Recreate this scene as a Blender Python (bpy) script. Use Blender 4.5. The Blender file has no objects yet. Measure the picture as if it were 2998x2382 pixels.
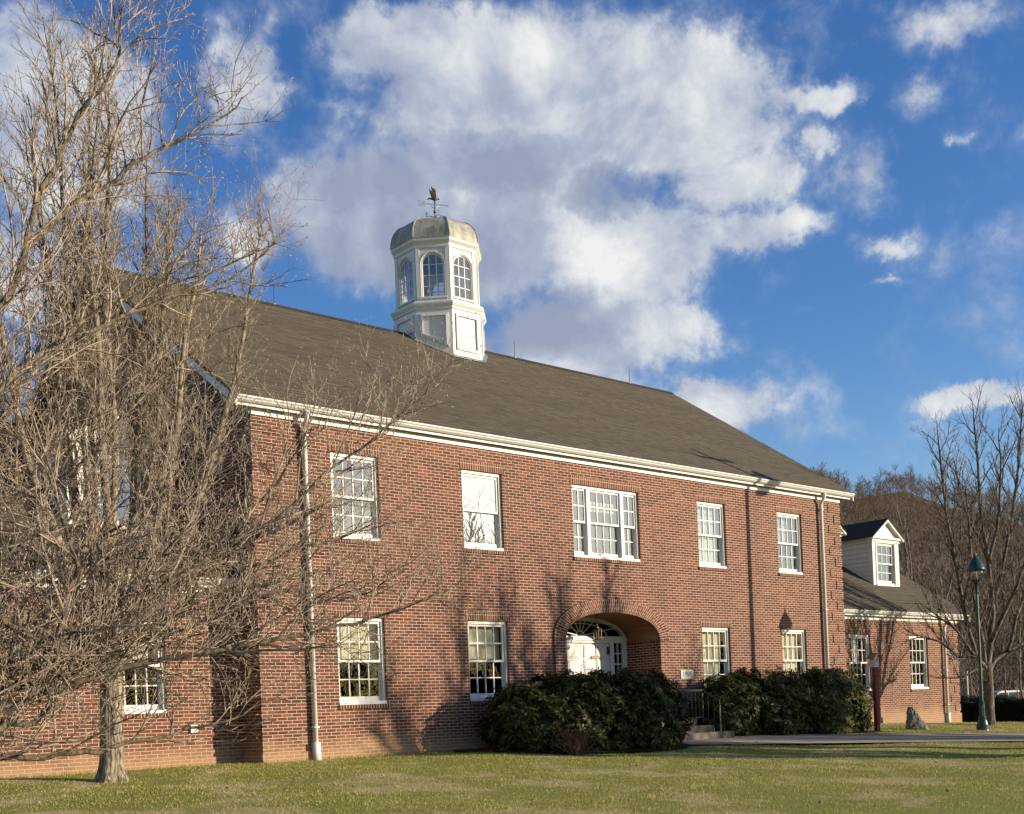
import bpy, math, random
import numpy as np
from mathutils import Vector, Matrix

# ------------------------------------------------------------------ camera, sky, sun, exposure
scene = bpy.context.scene
C = scene.collection
CAM_F, CAM_PP = 3500.0, (1480.2, 2056.1)          # focal length and principal point in photo pixels (2998 x 2382)
YAW, PITCH, ROLL = (math.radians(a) for a in (41.18684, .55855, -2.31369))
CAM = Vector((-11.135, -16.949, -.2645))
fw = Vector((math.sin(YAW)*math.cos(PITCH), math.cos(YAW)*math.cos(PITCH), math.sin(PITCH)))
rt = Vector((math.cos(YAW), -math.sin(YAW), 0))
up = rt.cross(fw)
cr, sr = math.cos(ROLL), math.sin(ROLL)
RT, UP = rt*cr + up*sr, up*cr - rt*sr
cd = bpy.data.cameras.new("camera")
cam = bpy.data.objects.new("camera", cd)
C.objects.link(cam)
cam.matrix_world = Matrix(((RT.x, UP.x, -fw.x, CAM.x), (RT.y, UP.y, -fw.y, CAM.y), (RT.z, UP.z, -fw.z, CAM.z), (0, 0, 0, 1)))
cd.sensor_fit = 'HORIZONTAL'
cd.sensor_width = 36
cd.lens = CAM_F/2998*36
cd.shift_x = (1499-CAM_PP[0])/2998
cd.shift_y = (CAM_PP[1]-1191)/2998
cd.clip_end = 3000
cd.clip_start = .1
scene.camera = cam

SUN_EL, SUN_T = math.radians(13.8), .80           # elevation; x over -y of the direction towards the sun
SUN_AZ = math.atan2(SUN_T, -1.0)                  # clockwise from +Y
SUN_DIR = Vector((math.sin(SUN_AZ)*math.cos(SUN_EL), math.cos(SUN_AZ)*math.cos(SUN_EL), math.sin(SUN_EL)))
sl = bpy.data.lights.new("sun", 'SUN')
sl.energy = 5.0
sl.angle = math.radians(.5)
sl.color = (1, .85, .66)
so = bpy.data.objects.new("sun", sl)
C.objects.link(so)
so.rotation_euler = SUN_DIR.to_track_quat('Z', 'Y').to_euler()
so.location = SUN_DIR*60

scene.view_settings.view_transform = 'Standard'
scene.view_settings.look = 'None'
scene.view_settings.exposure = 0.55
scene.view_settings.gamma = 1
scene.view_settings.use_curve_mapping = False
scene.cycles.max_bounces = 8
scene.cycles.transparent_max_bounces = 24
scene.cycles.use_denoising = True


class NT:
    """small helper around a node tree"""
    def __init__(s, tree):
        s.t = tree
        tree.nodes.clear()
    def n(s, kind, props=None, **ins):
        nd = s.t.nodes.new(kind)
        for k, v in (props or {}).items():
            setattr(nd, k, v)
        for k, v in ins.items():
            s.put(nd.inputs[int(k[1:])] if k[0] == 'i' and k[1:].isdigit() else nd.inputs[k.replace('_', ' ')], v)
        return nd
    def put(s, sock, v):
        if isinstance(v, bpy.types.NodeSocket):
            s.t.links.new(v, sock)
        elif isinstance(v, bpy.types.Node):
            s.t.links.new(v.outputs[0], sock)
        else:
            sock.default_value = v
    def m(s, op, a, b=0.0, c=None):
        nd = s.n('ShaderNodeMath', {'operation': op}, i0=a, i1=b)
        if c is not None:
            s.put(nd.inputs[2], c)
        return nd.outputs[0]
    def mix(s, f, a, b, blend='MIX'):
        nd = s.n('ShaderNodeMix', {'data_type': 'RGBA', 'blend_type': blend})
        s.put(nd.inputs[0], f)
        s.put(nd.inputs[6], a)
        s.put(nd.inputs[7], b)
        return nd.outputs[2]
    def ramp(s, f, stops, interp='LINEAR'):
        nd = s.n('ShaderNodeValToRGB', i0=f)
        cr_ = nd.color_ramp
        cr_.interpolation = interp
        while len(cr_.elements) < len(stops):
            cr_.elements.new(.5)
        for e, (p, c) in zip(cr_.elements, stops):
            e.position = p
            e.color = c if len(c) == 4 else (*c, 1)
        return nd.outputs[0]
    def noise(s, vec, scale, detail=4, rough=.55, dist=0.0, out=0):
        nd = s.n('ShaderNodeTexNoise', Vector=vec, Scale=scale, Detail=detail, Roughness=rough, Distortion=dist)
        return nd.outputs[out]
    def rng(s, v, a, b, c, d, smooth=False):
        nd = s.n('ShaderNodeMapRange', {'interpolation_type': 'SMOOTHSTEP' if smooth else 'LINEAR'}, i0=v, i1=a, i2=b, i3=c, i4=d)
        return nd.outputs[0]
    def xyz(s, x=0.0, y=0.0, z=0.0):
        return s.n('ShaderNodeCombineXYZ', i0=x, i1=y, i2=z).outputs[0]


world = bpy.data.worlds.new("World")
scene.world = world
world.use_nodes = True
w = NT(world.node_tree)
sky = w.n('ShaderNodeTexSky', {'sky_type': 'NISHITA', 'sun_disc': False, 'sun_elevation': SUN_EL,
                               'sun_rotation': SUN_AZ % (2*math.pi), 'altitude': 100.0, 'air_density': 1.0, 'dust_density': .35, 'ozone_density': 2.2})
skyc = w.n('ShaderNodeHueSaturation', Hue=.516, Saturation=1.30, Value=1.62, Color=sky.outputs[0]).outputs[0]
dirv = w.n('ShaderNodeTexCoord').outputs['Generated']
sep = w.n('ShaderNodeSeparateXYZ', i0=dirv)
az = w.m('MULTIPLY', w.m('ARCTAN2', sep.outputs[0], sep.outputs[1]), 57.29578)
el = w.m('MULTIPLY', w.m('ARCSINE', sep.outputs[2]), 57.29578)
warp = w.n('ShaderNodeTexNoise', Vector=dirv, Scale=9.0, Detail=7.0, Roughness=.68)
wsep = w.n('ShaderNodeSeparateColor', i0=warp.outputs[1])
azw = w.m('ADD', az, w.m('MULTIPLY', w.m('SUBTRACT', wsep.outputs[0], .5), 6.5))
elw = w.m('ADD', el, w.m('MULTIPLY', w.m('SUBTRACT', wsep.outputs[1], .5), 4.8))
# cloud banks: azimuth, elevation, half width, half height (degrees), weight
BANKS = [(43.6, 27.2, 9.1, 4.1, 1), (51.1, 26.3, 5.0, 3.5, 1), (38.1, 29.3, 4.4, 1.8, 1), (48.5, 20.6, 4.7, 2.8, 1), (46.3, 17.1, 6.7, 2.0, 1),
         (40.2, 22.7, 9.9, 3.8, 1), (34.7, 23.1, 4.3, 2.0, .9), (29.8, 27.5, 2.3, 3.4, .7), (22.3, 25.7, 4.6, 4.0, .95), (53.0, 23.2, 3.4, 1.6, .74), (50.2, 17.6, 2.6, 1.6, .8),
         (54.1, 20.9, 3.2, 1.0, .58), (51.4, 14.1, 3.4, 1.5, .8), (58.0, 22.9, 2.5, 2.6, .50), (62.7, 28.2, 2.9, 1.3, .50), (57.0, 26.5, 2.8, .9, .66),
         (63.1, 12.9, 2.9, .75, .72), (61.2, 25.6, 1.9, 1.2, .40), (59.1, 19.7, 2.3, .7, .42), (56.0, 24.3, 1.0, 1.3, .55), (59.2, 18.2, 1.2, .3, .38),
         (63.0, 23.5, .9, .4, .36), (21.0, 19.8, 4.2, 2.0, .7), (44.5, 15.6, 4.6, 1.5, .9), (30.5, 22.0, 3.0, 1.6, .6),
         (-40.0, 30.0, 30.0, 10.0, .6), (120.0, 30.0, 14.0, 5.0, .7), (150.0, 20.0, 12.0, 4.0, .6), (-150.0, 22.0, 20.0, 7.0, .7)]
cov = None
for a_, e_, ra, re, wt in BANKS:
    dx = w.m('DIVIDE', w.m('SUBTRACT', azw, a_), ra)
    dy = w.m('DIVIDE', w.m('SUBTRACT', elw, e_), re)
    q = w.m('SUBTRACT', 1.0, w.m('SQRT', w.m('ADD', w.m('MULTIPLY', dx, dx), w.m('MULTIPLY', dy, dy))))
    q = w.m('MULTIPLY', w.m('MAXIMUM', w.m('ADD', q, .28), 0.0), wt)
    cov = q if cov is None else w.n('ShaderNodeMath', {'operation': 'SMOOTH_MAX'}, i0=cov, i1=q, i2=.18).outputs[0]
cov = w.m('MINIMUM', cov, .74)
fb1 = w.noise(dirv, 11.0, 9, .6, .25)
fb2 = w.noise(dirv, 34.0, 8, .62, .1)
edge = w.m('ADD', w.m('MULTIPLY', w.m('SUBTRACT', fb1, .5), 1.15), w.m('MULTIPLY', w.m('SUBTRACT', fb2, .5), .42))
body = w.m('ADD', cov, edge)
dens = w.m('ADD', w.m('MULTIPLY', w.rng(body, .26, .52, 0.0, 1.0, True), .30), w.m('MULTIPLY', w.rng(body, .10, .62, 0.0, 1.0, True), .70))
# light and dark parts of the cloud: sunlit edges towards the sun side, grey-lavender undersides
GREY = [(38.5, 21.4, 8.0, 3.2), (43.2, 18.0, 5.9, 2.2), (41.9, 25.0, 7.1, 1.8), (35.1, 24.5, 4.4, 2.0), (47.8, 23.4, 3.1, 1.3)]
gr = None
for a_, e_, ra, re in GREY:
    dx = w.m('DIVIDE', w.m('SUBTRACT', azw, a_), ra)
    dy = w.m('DIVIDE', w.m('SUBTRACT', elw, e_), re)
    q = w.m('MAXIMUM', w.m('SUBTRACT', 1.0, w.m('ADD', w.m('MULTIPLY', dx, dx), w.m('MULTIPLY', dy, dy))), 0.0)
    gr = q if gr is None else w.n('ShaderNodeMath', {'operation': 'SMOOTH_MAX'}, i0=gr, i1=q, i2=.35).outputs[0]
off = w.n('ShaderNodeVectorMath', {'operation': 'ADD'}, i0=dirv, i1=(.022, -.016, .022)).outputs[0]
fb3 = w.noise(off, 11.0, 7, .6, .25)
lit = w.m('ADD', w.m('MULTIPLY', w.m('SUBTRACT', fb1, fb3), 2.0), .70)
lit = w.m('ADD', lit, w.m('MULTIPLY', w.m('SUBTRACT', w.noise(dirv, 5.0, 4, .5), .5), .55))
lit = w.m('SUBTRACT', lit, w.m('MULTIPLY', gr, .80))
CLOUD_GAIN = 1.0
cloudc = w.ramp(w.m('MINIMUM', w.m('MAXIMUM', lit, 0.0), 1.0), [(0, (2.9, 3.4, 4.6)), (.4, (4.0, 4.5, 5.6)), (.75, (6.3, 6.6, 7.0)), (1, (8.2, 8.2, 8.1))])
fin = w.mix(w.m('MULTIPLY', dens, .97), skyc, cloudc)
bg = w.n('ShaderNodeBackground', Color=fin, Strength=.075)
w.n('ShaderNodeOutputWorld', Surface=bg)

# ------------------------------------------------------------------ helpers
rnd = random.Random(7)


def at(px, py, depth):
    """a point of the place seen at a photo pixel, at a given distance along the view"""
    return CAM + (RT*((px-CAM_PP[0])/CAM_F) + UP*(-(py-CAM_PP[1])/CAM_F) + fw)*depth


def ground_z(x, y):
    z = -.885 + .058*max(min(y, 0.0), -24.0)
    if x > 16:
        z -= .028*min(x-16, 16)
    return z


class MB:
    def __init__(s):
        s.v, s.f, s.uv = [], [], {}
    def quad(s, a, b, c, d, uv=None):
        i = len(s.v)
        s.v += [tuple(a), tuple(b), tuple(c), tuple(d)]
        if uv:
            s.uv[len(s.f)] = uv
        s.f.append((i, i+1, i+2, i+3))
    def poly(s, pts):
        i = len(s.v)
        s.v += [tuple(p) for p in pts]
        s.f.append(tuple(range(i, i+len(pts))))
    def box(s, x0, x1, y0, y1, z0, z1, M=None):
        i = len(s.v)
        P = [Vector((x, y, z)) for z in (z0, z1) for y in (y0, y1) for x in (x0, x1)]
        if M is not None:
            P = [M @ p for p in P]
        s.v += [tuple(p) for p in P]
        for q in ((0, 2, 3, 1), (4, 5, 7, 6), (0, 1, 5, 4), (2, 6, 7, 3), (0, 4, 6, 2), (1, 3, 7, 5)):
            s.f.append(tuple(i+k for k in q))
    def prism(s, loop, vec, M=None):
        """closed loop of points extruded along vec, capped"""
        n = len(loop)
        i = len(s.v)
        vec = Vector(vec)
        P = [Vector(p) for p in loop] + [Vector(p)+vec for p in loop]
        if M is not None:
            P = [M @ p for p in P]
        s.v += [tuple(p) for p in P]
        s.f.append(tuple(i+k for k in reversed(range(n))))
        s.f.append(tuple(i+n+k for k in range(n)))
        for k in range(n):
            s.f.append((i+k, i+(k+1) % n, i+n+(k+1) % n, i+n+k))
    def lathe(s, prof, cx, cy, n=24, flute=0.0):
        i = len(s.v)
        for r, z in prof:
            for k in range(n):
                a = 2*math.pi*k/n
                rr = r*(1-flute*(k % 2))
                s.v.append((cx+rr*math.cos(a), cy+rr*math.sin(a), z))
        for j in range(len(prof)-1):
            for k in range(n):
                s.f.append((i+j*n+k, i+j*n+(k+1) % n, i+(j+1)*n+(k+1) % n, i+(j+1)*n+k))
        s.f.append(tuple(i+k for k in reversed(range(n))))
        s.f.append(tuple(i+(len(prof)-1)*n+k for k in range(n)))
    def tube(s, pts, rad, n=6):
        base = len(s.v)
        pts = [Vector(p) for p in pts]
        m = len(pts)
        if not hasattr(rad, '__len__'):
            rad = [rad]*m
        ref = None
        for j in range(m):
            t = (pts[min(j+1, m-1)] - pts[max(j-1, 0)])
            t = t.normalized() if t.length > 1e-9 else Vector((0, 0, 1))
            if ref is None:
                ref = t.orthogonal().normalized()
            ref = (ref - t*ref.dot(t))
            ref = ref.normalized() if ref.length > 1e-6 else t.orthogonal().normalized()
            b = t.cross(ref)
            for k in range(n):
                a = 2*math.pi*k/n
                s.v.append(tuple(pts[j] + (ref*math.cos(a)+b*math.sin(a))*rad[j]))
        for j in range(m-1):
            for k in range(n):
                s.f.append((base+j*n+k, base+j*n+(k+1) % n, base+(j+1)*n+(k+1) % n, base+(j+1)*n+k))
        s.f.append(tuple(base+k for k in reversed(range(n))))
        s.f.append(tuple(base+(m-1)*n+k for k in range(n)))
    def build(s, name, mat, parent=None, smooth=False):
        me = bpy.data.meshes.new(name)
        me.from_pydata(s.v, [], s.f)
        if s.uv:
            ul = me.uv_layers.new(name="UVMap")
            for fi, uvs in s.uv.items():
                for li, u in zip(me.polygons[fi].loop_indices, uvs):
                    ul.data[li].uv = u
        if smooth:
            me.polygons.foreach_set('use_smooth', [True]*len(me.polygons))
        me.materials.append(mat)
        o = bpy.data.objects.new(name, me)
        C.objects.link(o)
        if parent is not None:
            o.parent = parent
        return o


def mesh_np(name, V, F, mat, parent=None, smooth=False):
    """fast mesh from arrays, all faces with the same corner count"""
    V = np.asarray(V, dtype=np.float32)
    F = np.asarray(F, dtype=np.int32)
    me = bpy.data.meshes.new(name)
    me.vertices.add(len(V))
    me.vertices.foreach_set('co', V.ravel())
    k = F.shape[1]
    me.loops.add(F.size)
    me.loops.foreach_set('vertex_index', F.ravel())
    me.polygons.add(len(F))
    me.polygons.foreach_set('loop_start', np.arange(0, F.size, k, dtype=np.int32))
    me.polygons.foreach_set('loop_total', np.full(len(F), k, dtype=np.int32))
    if smooth:
        me.polygons.foreach_set('use_smooth', np.ones(len(F), dtype=bool))
    me.update(calc_edges=True)
    me.materials.append(mat)
    o = bpy.data.objects.new(name, me)
    C.objects.link(o)
    if parent is not None:
        o.parent = parent
    return o


def tag(o, label, cat, group=None, kind=None):
    o['label'] = label
    o['category'] = cat
    if group:
        o['group'] = group
    if kind:
        o['kind'] = kind
    return o


def empty(name, loc=(0, 0, 0)):
    o = bpy.data.objects.new(name, None)
    o.location = loc
    o.empty_display_size = .2
    C.objects.link(o)
    return o


def struct(o):
    o['kind'] = 'structure'
    return o


# ------------------------------------------------------------------ materials
def material(name):
    mt = bpy.data.materials.new(name)
    mt.use_nodes = True
    return mt, NT(mt.node_tree)


def finish(nt, color, rough=.7, bump=None, strength=.3, dist=.01, spec=.3, metal=0.0, extra=None):
    p = nt.n('ShaderNodeBsdfPrincipled', Base_Color=color, Roughness=rough, Metallic=metal)
    p.inputs['Specular IOR Level'].default_value = spec
    if bump is not None:
        b = nt.n('ShaderNodeBump', Height=bump, Strength=strength, Distance=dist)
        nt.put(p.inputs['Normal'], b.outputs[0])
    for k, v in (extra or {}).items():
        nt.put(p.inputs[k], v)
    nt.n('ShaderNodeOutputMaterial', Surface=p)
    return p


def wall_coords(nt):
    """along-the-wall and height coordinates, whichever way the wall faces"""
    g = nt.n('ShaderNodeNewGeometry')
    ps = nt.n('ShaderNodeSeparateXYZ', i0=g.outputs['Position'])
    ns = nt.n('ShaderNodeSeparateXYZ', i0=g.outputs['True Normal'])
    side = nt.m('GREATER_THAN', nt.m('ABSOLUTE', ns.outputs[0]), .7)
    u = nt.m('ADD', nt.m('MULTIPLY', ps.outputs[0], nt.m('SUBTRACT', 1.0, side)), nt.m('MULTIPLY', ps.outputs[1], side))
    return g, ps, u, ps.outputs[2]


def brick_mat(name, swap=False, use_uv=False, row=.0557, bw=.186, stain=True, zoff=0.0, offset=.5):
    mt, nt = material(name)
    g, ps, u, z = wall_coords(nt)
    if use_uv:
        vec = nt.n('ShaderNodeTexCoord').outputs['UV']
    elif swap:
        vec = nt.xyz(nt.m('ADD', z, zoff), u, 0.0)
    else:
        vec = nt.xyz(u, nt.m('ADD', z, zoff), 0.0)
    wob = nt.n('ShaderNodeVectorMath', {'operation': 'MULTIPLY_ADD'}, i0=nt.n('ShaderNodeTexNoise', Vector=g.outputs['Position'], Scale=9.0, Detail=2.0).outputs[1], i1=(.006, .005, 0), i2=vec).outputs[0]
    bt = nt.n('ShaderNodeTexBrick', {'offset': offset, 'squash': 1.0}, Vector=wob, Color1=(0, 0, 0, 1), Color2=(1, 1, 1, 1), Mortar=(.5, .5, .5, 1),
              Scale=1.0, Mortar_Size=.0056, Mortar_Smooth=.25, Bias=0.0, Brick_Width=bw, Row_Height=row)
    big = nt.noise(g.outputs['Position'], .55, 4, .6)
    tone = nt.m('ADD', bt.outputs[0], nt.m('MULTIPLY', nt.m('SUBTRACT', big, .5), .7))
    brick = nt.ramp(tone, [(0.0, (.060, .025, .018)), (.25, (.098, .036, .022)), (.5, (.132, .046, .026)), (.75, (.165, .058, .032)), (1.0, (.22, .086, .046))])
    fine = nt.noise(g.outputs['Position'], 55.0, 3, .6)
    brick = nt.mix(nt.m('MULTIPLY', fine, .5), brick, (.09, .035, .026, 1), 'MIX')
    mort = nt.mix(nt.noise(g.outputs['Position'], 4.0, 3, .6), (.45, .325, .225, 1), (.64, .48, .35, 1))
    col = nt.mix(bt.outputs[1], brick, mort)
    mpw = nt.n('ShaderNodeMapping', Vector=g.outputs['Position'])
    mpw.inputs['Scale'].default_value = (1.6, 1.6, .22)
    wet = nt.rng(nt.noise(mpw.outputs[0], 1.0, 5, .6), .52, .75, 0, .30, True)
    col = nt.mix(wet, col, (.075, .042, .030, 1))
    if stain:
        lo = nt.m('ADD', nt.m('MULTIPLY', nt.m('SUBTRACT', nt.noise(g.outputs['Position'], 2.2, 4, .6), .5), .5), z)
        k = nt.rng(lo, -.46, -.80, 0.0, .58)
        col = nt.mix(k, col, (.44, .285, .155, 1))
    hgt = nt.m('ADD', nt.m('MULTIPLY', bt.outputs[1], -1.0), nt.m('MULTIPLY', fine, .25))
    finish(nt, col, .85, hgt, .55, .006, .25)
    return mt


M = {}
M['brick'] = brick_mat('red_brick')
M['brick_soldier'] = brick_mat('soldier_brick', swap=True, bw=.40, zoff=.0, offset=0.0)
M['brick_rowlock'] = brick_mat('rowlock_brick', swap=True, bw=.3, stain=False, zoff=.1, offset=0.0)
M['brick_arch'] = brick_mat('arch_brick', use_uv=True, stain=False)


def white_paint(name, base=(.64, .622, .57), dirt=.12, streak=True):
    mt, nt = material(name)
    g = nt.n('ShaderNodeNewGeometry')
    mp = nt.n('ShaderNodeMapping', Vector=g.outputs['Position'])
    mp.inputs['Scale'].default_value = (9, 9, 1.6 if streak else 9)
    n1 = nt.noise(mp.outputs[0], 1.0, 5, .6)
    k = nt.rng(n1, .5, .78, 0.0, dirt*3, True)
    col = nt.mix(k, (*base, 1), (base[0]*.55, base[1]*.53, base[2]*.47, 1))
    finish(nt, col, .45, nt.noise(g.outputs['Position'], 30.0, 3), .05, .004, .4)
    return mt


M['white'] = white_paint('white_paint')
M['white_old'] = white_paint('weathered_white_paint', (.62, .605, .555), .07)
M['gutter'] = white_paint('gutter_paint', (.60, .59, .545), .14)


def flat(name, col, rough=.6, metal=0.0, spec=.4, var=.25, scale=12.0, bump=.1):
    mt, nt = material(name)
    g = nt.n('ShaderNodeNewGeometry')
    n1 = nt.noise(g.outputs['Position'], scale, 5, .6)
    c = nt.mix(n1, (col[0]*(1-var), col[1]*(1-var), col[2]*(1-var), 1), (min(1, col[0]*(1+var)), min(1, col[1]*(1+var)), min(1, col[2]*(1+var)), 1))
    finish(nt, c, rough, n1, bump, .01, spec, metal)
    return mt


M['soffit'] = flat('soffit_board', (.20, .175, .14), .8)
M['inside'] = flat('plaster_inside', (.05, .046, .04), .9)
M['dark'] = flat('dark_metal', (.03, .03, .032), .45, .3)
M['iron'] = flat('aged_iron', (.075, .075, .07), .5, .4)
M['bronze'] = flat('bronze_brown', (.055, .042, .032), .45, .5)
M['silver'] = flat('pale_metal', (.42, .42, .41), .35, .7)
M['concrete'] = flat('concrete', (.16, .135, .10), .9, 0, .2, .22, 5.0, .3)
M['brass'] = flat('brass', (.10, .075, .04), .4, .6)
M['plaque'] = flat('pale_stone', (.50, .47, .41), .8, 0, .2, .12, 14)
M['plaque_ink'] = flat('plaque_lettering', (.18, .19, .20), .8)
M['sign_board'] = flat('sign_board', (.72, .68, .58), .7, 0, .2, .06)
M['sign_ink'] = flat('sign_lettering', (.20, .15, .10), .8)
M['green_metal'] = flat('green_lamp_paint', (.016, .058, .044), .32, .1, .5, .35, 9)
M['post_red'] = flat('red_stained_wood', (.17, .032, .025), .7, 0, .3, .25, 14)
M['birdbox'] = flat('pale_birdhouse_wood', (.55, .52, .45), .8)
M['shingle_wood'] = flat('cedar_roof', (.25, .13, .07), .8)
M['red_item'] = flat('red_plastic', (.5, .02, .03), .5)


def shingles(name, lite, dark, exposure=.15):
    mt, nt = material(name)
    g = nt.n('ShaderNodeNewGeometry')
    ps = nt.n('ShaderNodeSeparateXYZ', i0=g.outputs['Position'])
    ns = nt.n('ShaderNodeSeparateXYZ', i0=g.outputs['True Normal'])
    side = nt.m('GREATER_THAN', nt.m('ABSOLUTE', ns.outputs[0]), .4)
    u = nt.m('ADD', nt.m('MULTIPLY', ps.outputs[0], nt.m('SUBTRACT', 1.0, side)), nt.m('MULTIPLY', ps.outputs[1], side))
    v = nt.m('MULTIPLY', ps.outputs[2], 1.80)
    wv = nt.noise(g.outputs['Position'], 1.3, 2, .5)
    v = nt.m('ADD', v, nt.m('MULTIPLY', wv, .03))
    bt = nt.n('ShaderNodeTexBrick', {'offset': .37, 'offset_frequency': 3, 'squash': .7, 'squash_frequency': 2}, Vector=nt.xyz(u, v, 0.0), Color1=(0, 0, 0, 1), Color2=(1, 1, 1, 1),
              Mortar=(.4, .4, .4, 1), Scale=1.0, Mortar_Size=.004, Mortar_Smooth=.6, Brick_Width=.30, Row_Height=exposure)
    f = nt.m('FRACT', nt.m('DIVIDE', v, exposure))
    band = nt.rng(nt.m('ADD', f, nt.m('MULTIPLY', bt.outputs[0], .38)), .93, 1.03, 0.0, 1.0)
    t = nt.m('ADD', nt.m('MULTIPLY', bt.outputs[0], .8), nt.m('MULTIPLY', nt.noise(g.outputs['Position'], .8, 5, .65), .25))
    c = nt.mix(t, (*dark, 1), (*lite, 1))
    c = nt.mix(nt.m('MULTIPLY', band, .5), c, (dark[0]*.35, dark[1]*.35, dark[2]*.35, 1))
    gran = nt.noise(g.outputs['Position'], 160.0, 2, .7)
    c = nt.mix(nt.m('MULTIPLY', gran, .3), c, (dark[0]*.6, dark[1]*.6, dark[2]*.6, 1))
    finish(nt, c, .9, nt.m('ADD', nt.m('MULTIPLY', bt.outputs[1], -1.0), nt.m('MULTIPLY', gran, .3)), .5, .012, .2)
    return mt


M['shingle'] = shingles('brown_shingles', (.132, .112, .076), (.074, .062, .043))
M['shingle_dark'] = shingles('dark_shingles', (.075, .066, .056), (.04, .036, .032))


def copper_mat():
    mt, nt = material('weathered_copper_dome')
    g = nt.n('ShaderNodeNewGeometry')
    mp = nt.n('ShaderNodeMapping', Vector=g.outputs['Position'])
    mp.inputs['Scale'].default_value = (5, 5, .9)
    n1 = nt.noise(mp.outputs[0], 1.3, 6, .65)
    n2 = nt.noise(g.outputs['Position'], 3.0, 5, .6)
    c = nt.ramp(n1, [(.28, (.15, .145, .115)), (.45, (.29, .28, .225)), (.6, (.37, .36, .295)), (.75, (.46, .445, .375))])
    c = nt.mix(nt.rng(n2, .52, .7, 0, .7, True), c, (.15, .14, .105, 1))
    finish(nt, c, .6, n1, .2, .01, .35, .15)
    return mt


M['dome'] = copper_mat()


def wood_ceiling():
    mt, nt = material('varnished_planks')
    g = nt.n('ShaderNodeNewGeometry')
    ps = nt.n('ShaderNodeSeparateXYZ', i0=g.outputs['Position'])
    st = nt.m('FRACT', nt.m('MULTIPLY', ps.outputs[0], 9.0))
    gap = nt.m('LESS_THAN', st, .08)
    mp = nt.n('ShaderNodeMapping', Vector=g.outputs['Position'])
    mp.inputs['Scale'].default_value = (30, 2, 30)
    c = nt.mix(nt.noise(mp.outputs[0], 1.0, 4), (.16, .062, .018, 1), (.27, .12, .04, 1))
    c = nt.mix(gap, c, (.05, .025, .01, 1))
    finish(nt, c, .4, None, spec=.4)
    return mt


M['planks'] = wood_ceiling()


def glass_mat(name, refl=.3, tint=(.9, .93, .95), rough=0.0, wav=.0, kf=1.6):
    mt, nt = material(name)
    g = nt.n('ShaderNodeNewGeometry')
    fr = nt.n('ShaderNodeFresnel', IOR=1.5)
    f = nt.m('MINIMUM', nt.m('ADD', nt.m('MULTIPLY', fr, kf), refl), 1.0)
    tr = nt.n('ShaderNodeBsdfTransparent', Color=(*tint, 1))
    gl = nt.n('ShaderNodeBsdfGlossy', Color=(1, 1, 1, 1), Roughness=rough)
    if wav:
        b = nt.n('ShaderNodeBump', Height=nt.noise(g.outputs['Position'], 2.3, 2, .5), Strength=wav, Distance=.02)
        nt.put(gl.inputs['Normal'], b.outputs[0])
    mx = nt.n('ShaderNodeMixShader', i0=f, i1=tr, i2=gl)
    nt.n('ShaderNodeOutputMaterial', Surface=mx)
    return mt


M['glass'] = glass_mat('window_glass', .0, wav=.05, kf=.6)
M['glass_up'] = glass_mat('upper_window_glass', .16, wav=.05, kf=1.2)
M['glass_bright'] = glass_mat('coated_window_glass', .34, wav=.035)
M['glass_lamp'] = glass_mat('lamp_glass', .06, (.82, .84, .82))


def blind_mat(name, col, pitch=.022):
    mt, nt = material(name)
    g = nt.n('ShaderNodeNewGeometry')
    ps = nt.n('ShaderNodeSeparateXYZ', i0=g.outputs['Position'])
    st = nt.m('FRACT', nt.m('DIVIDE', ps.outputs[2], pitch))
    k = nt.m('LESS_THAN', st, .16)
    c = nt.mix(k, (*col, 1), (col[0]*.75, col[1]*.74, col[2]*.7, 1))
    df = nt.n('ShaderNodeBsdfDiffuse', Color=c)
    tl = nt.n('ShaderNodeBsdfTranslucent', Color=c)
    nt.n('ShaderNodeOutputMaterial', Surface=nt.n('ShaderNodeMixShader', i0=.2, i1=df, i2=tl))
    return mt


M['blind'] = blind_mat('cream_blind', (.74, .68, .47))
M['curtain'] = blind_mat('pale_curtain', (.74, .73, .66), .4)


def bark_mat(name, lite, dark, sx=7.0, sz=1.1, moss=0.0, bump=.7):
    mt, nt = material(name)
    g = nt.n('ShaderNodeNewGeometry')
    mp = nt.n('ShaderNodeMapping', Vector=g.outputs['Position'])
    mp.inputs['Scale'].default_value = (sx, sx, sz)
    n1 = nt.noise(mp.outputs[0], 2.6, 6, .62, .6)
    n2 = nt.noise(g.outputs['Position'], 2.5, 5, .6)
    c = nt.mix(nt.rng(n1, .38, .62, 0, 1, True), (*dark, 1), (*lite, 1))
    c = nt.mix(nt.rng(n2, .5, .72, 0, .6, True), c, (lite[0]*1.15, lite[1]*1.15, lite[2]*1.1, 1))
    if moss:
        c = nt.mix(nt.rng(nt.noise(g.outputs['Position'], 6.0, 4), .5, .66, 0, moss, True), c, (.17, .16, .06, 1))
    finish(nt, c, .85, n1, bump, .02, .2)
    return mt


M['bark_furrow'] = bark_mat('furrowed_bark', (.36, .30, .205), (.05, .038, .028), 16, 2.2, .25, 1.0)
M['bark_smooth'] = bark_mat('smooth_grey_bark', (.17, .135, .092), (.030, .023, .018), 8, 3.5, .35, .4)  # limb bark darkened: part of the limbs' shade is put into the colour
M['twig'] = bark_mat('twig_bark', (.42, .335, .245), (.085, .064, .05), 3, 3, 0, .2)
M['twig_up'] = bark_mat('upright_twig_bark', (.33, .265, .18), (.085, .066, .05), 3, 3, .1, .2)
M['bud'] = flat('downy_buds', (.40, .31, .26), .8, 0, .2, .25, 40)
M['bark_dark'] = bark_mat('dark_bark', (.19, .155, .115), (.045, .036, .029), 6, 2, 0, .6)
M['bark_pale'] = bark_mat('pale_trunk_bark', (.23, .185, .13), (.08, .062, .046), 4, 1, 0, .4)


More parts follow.
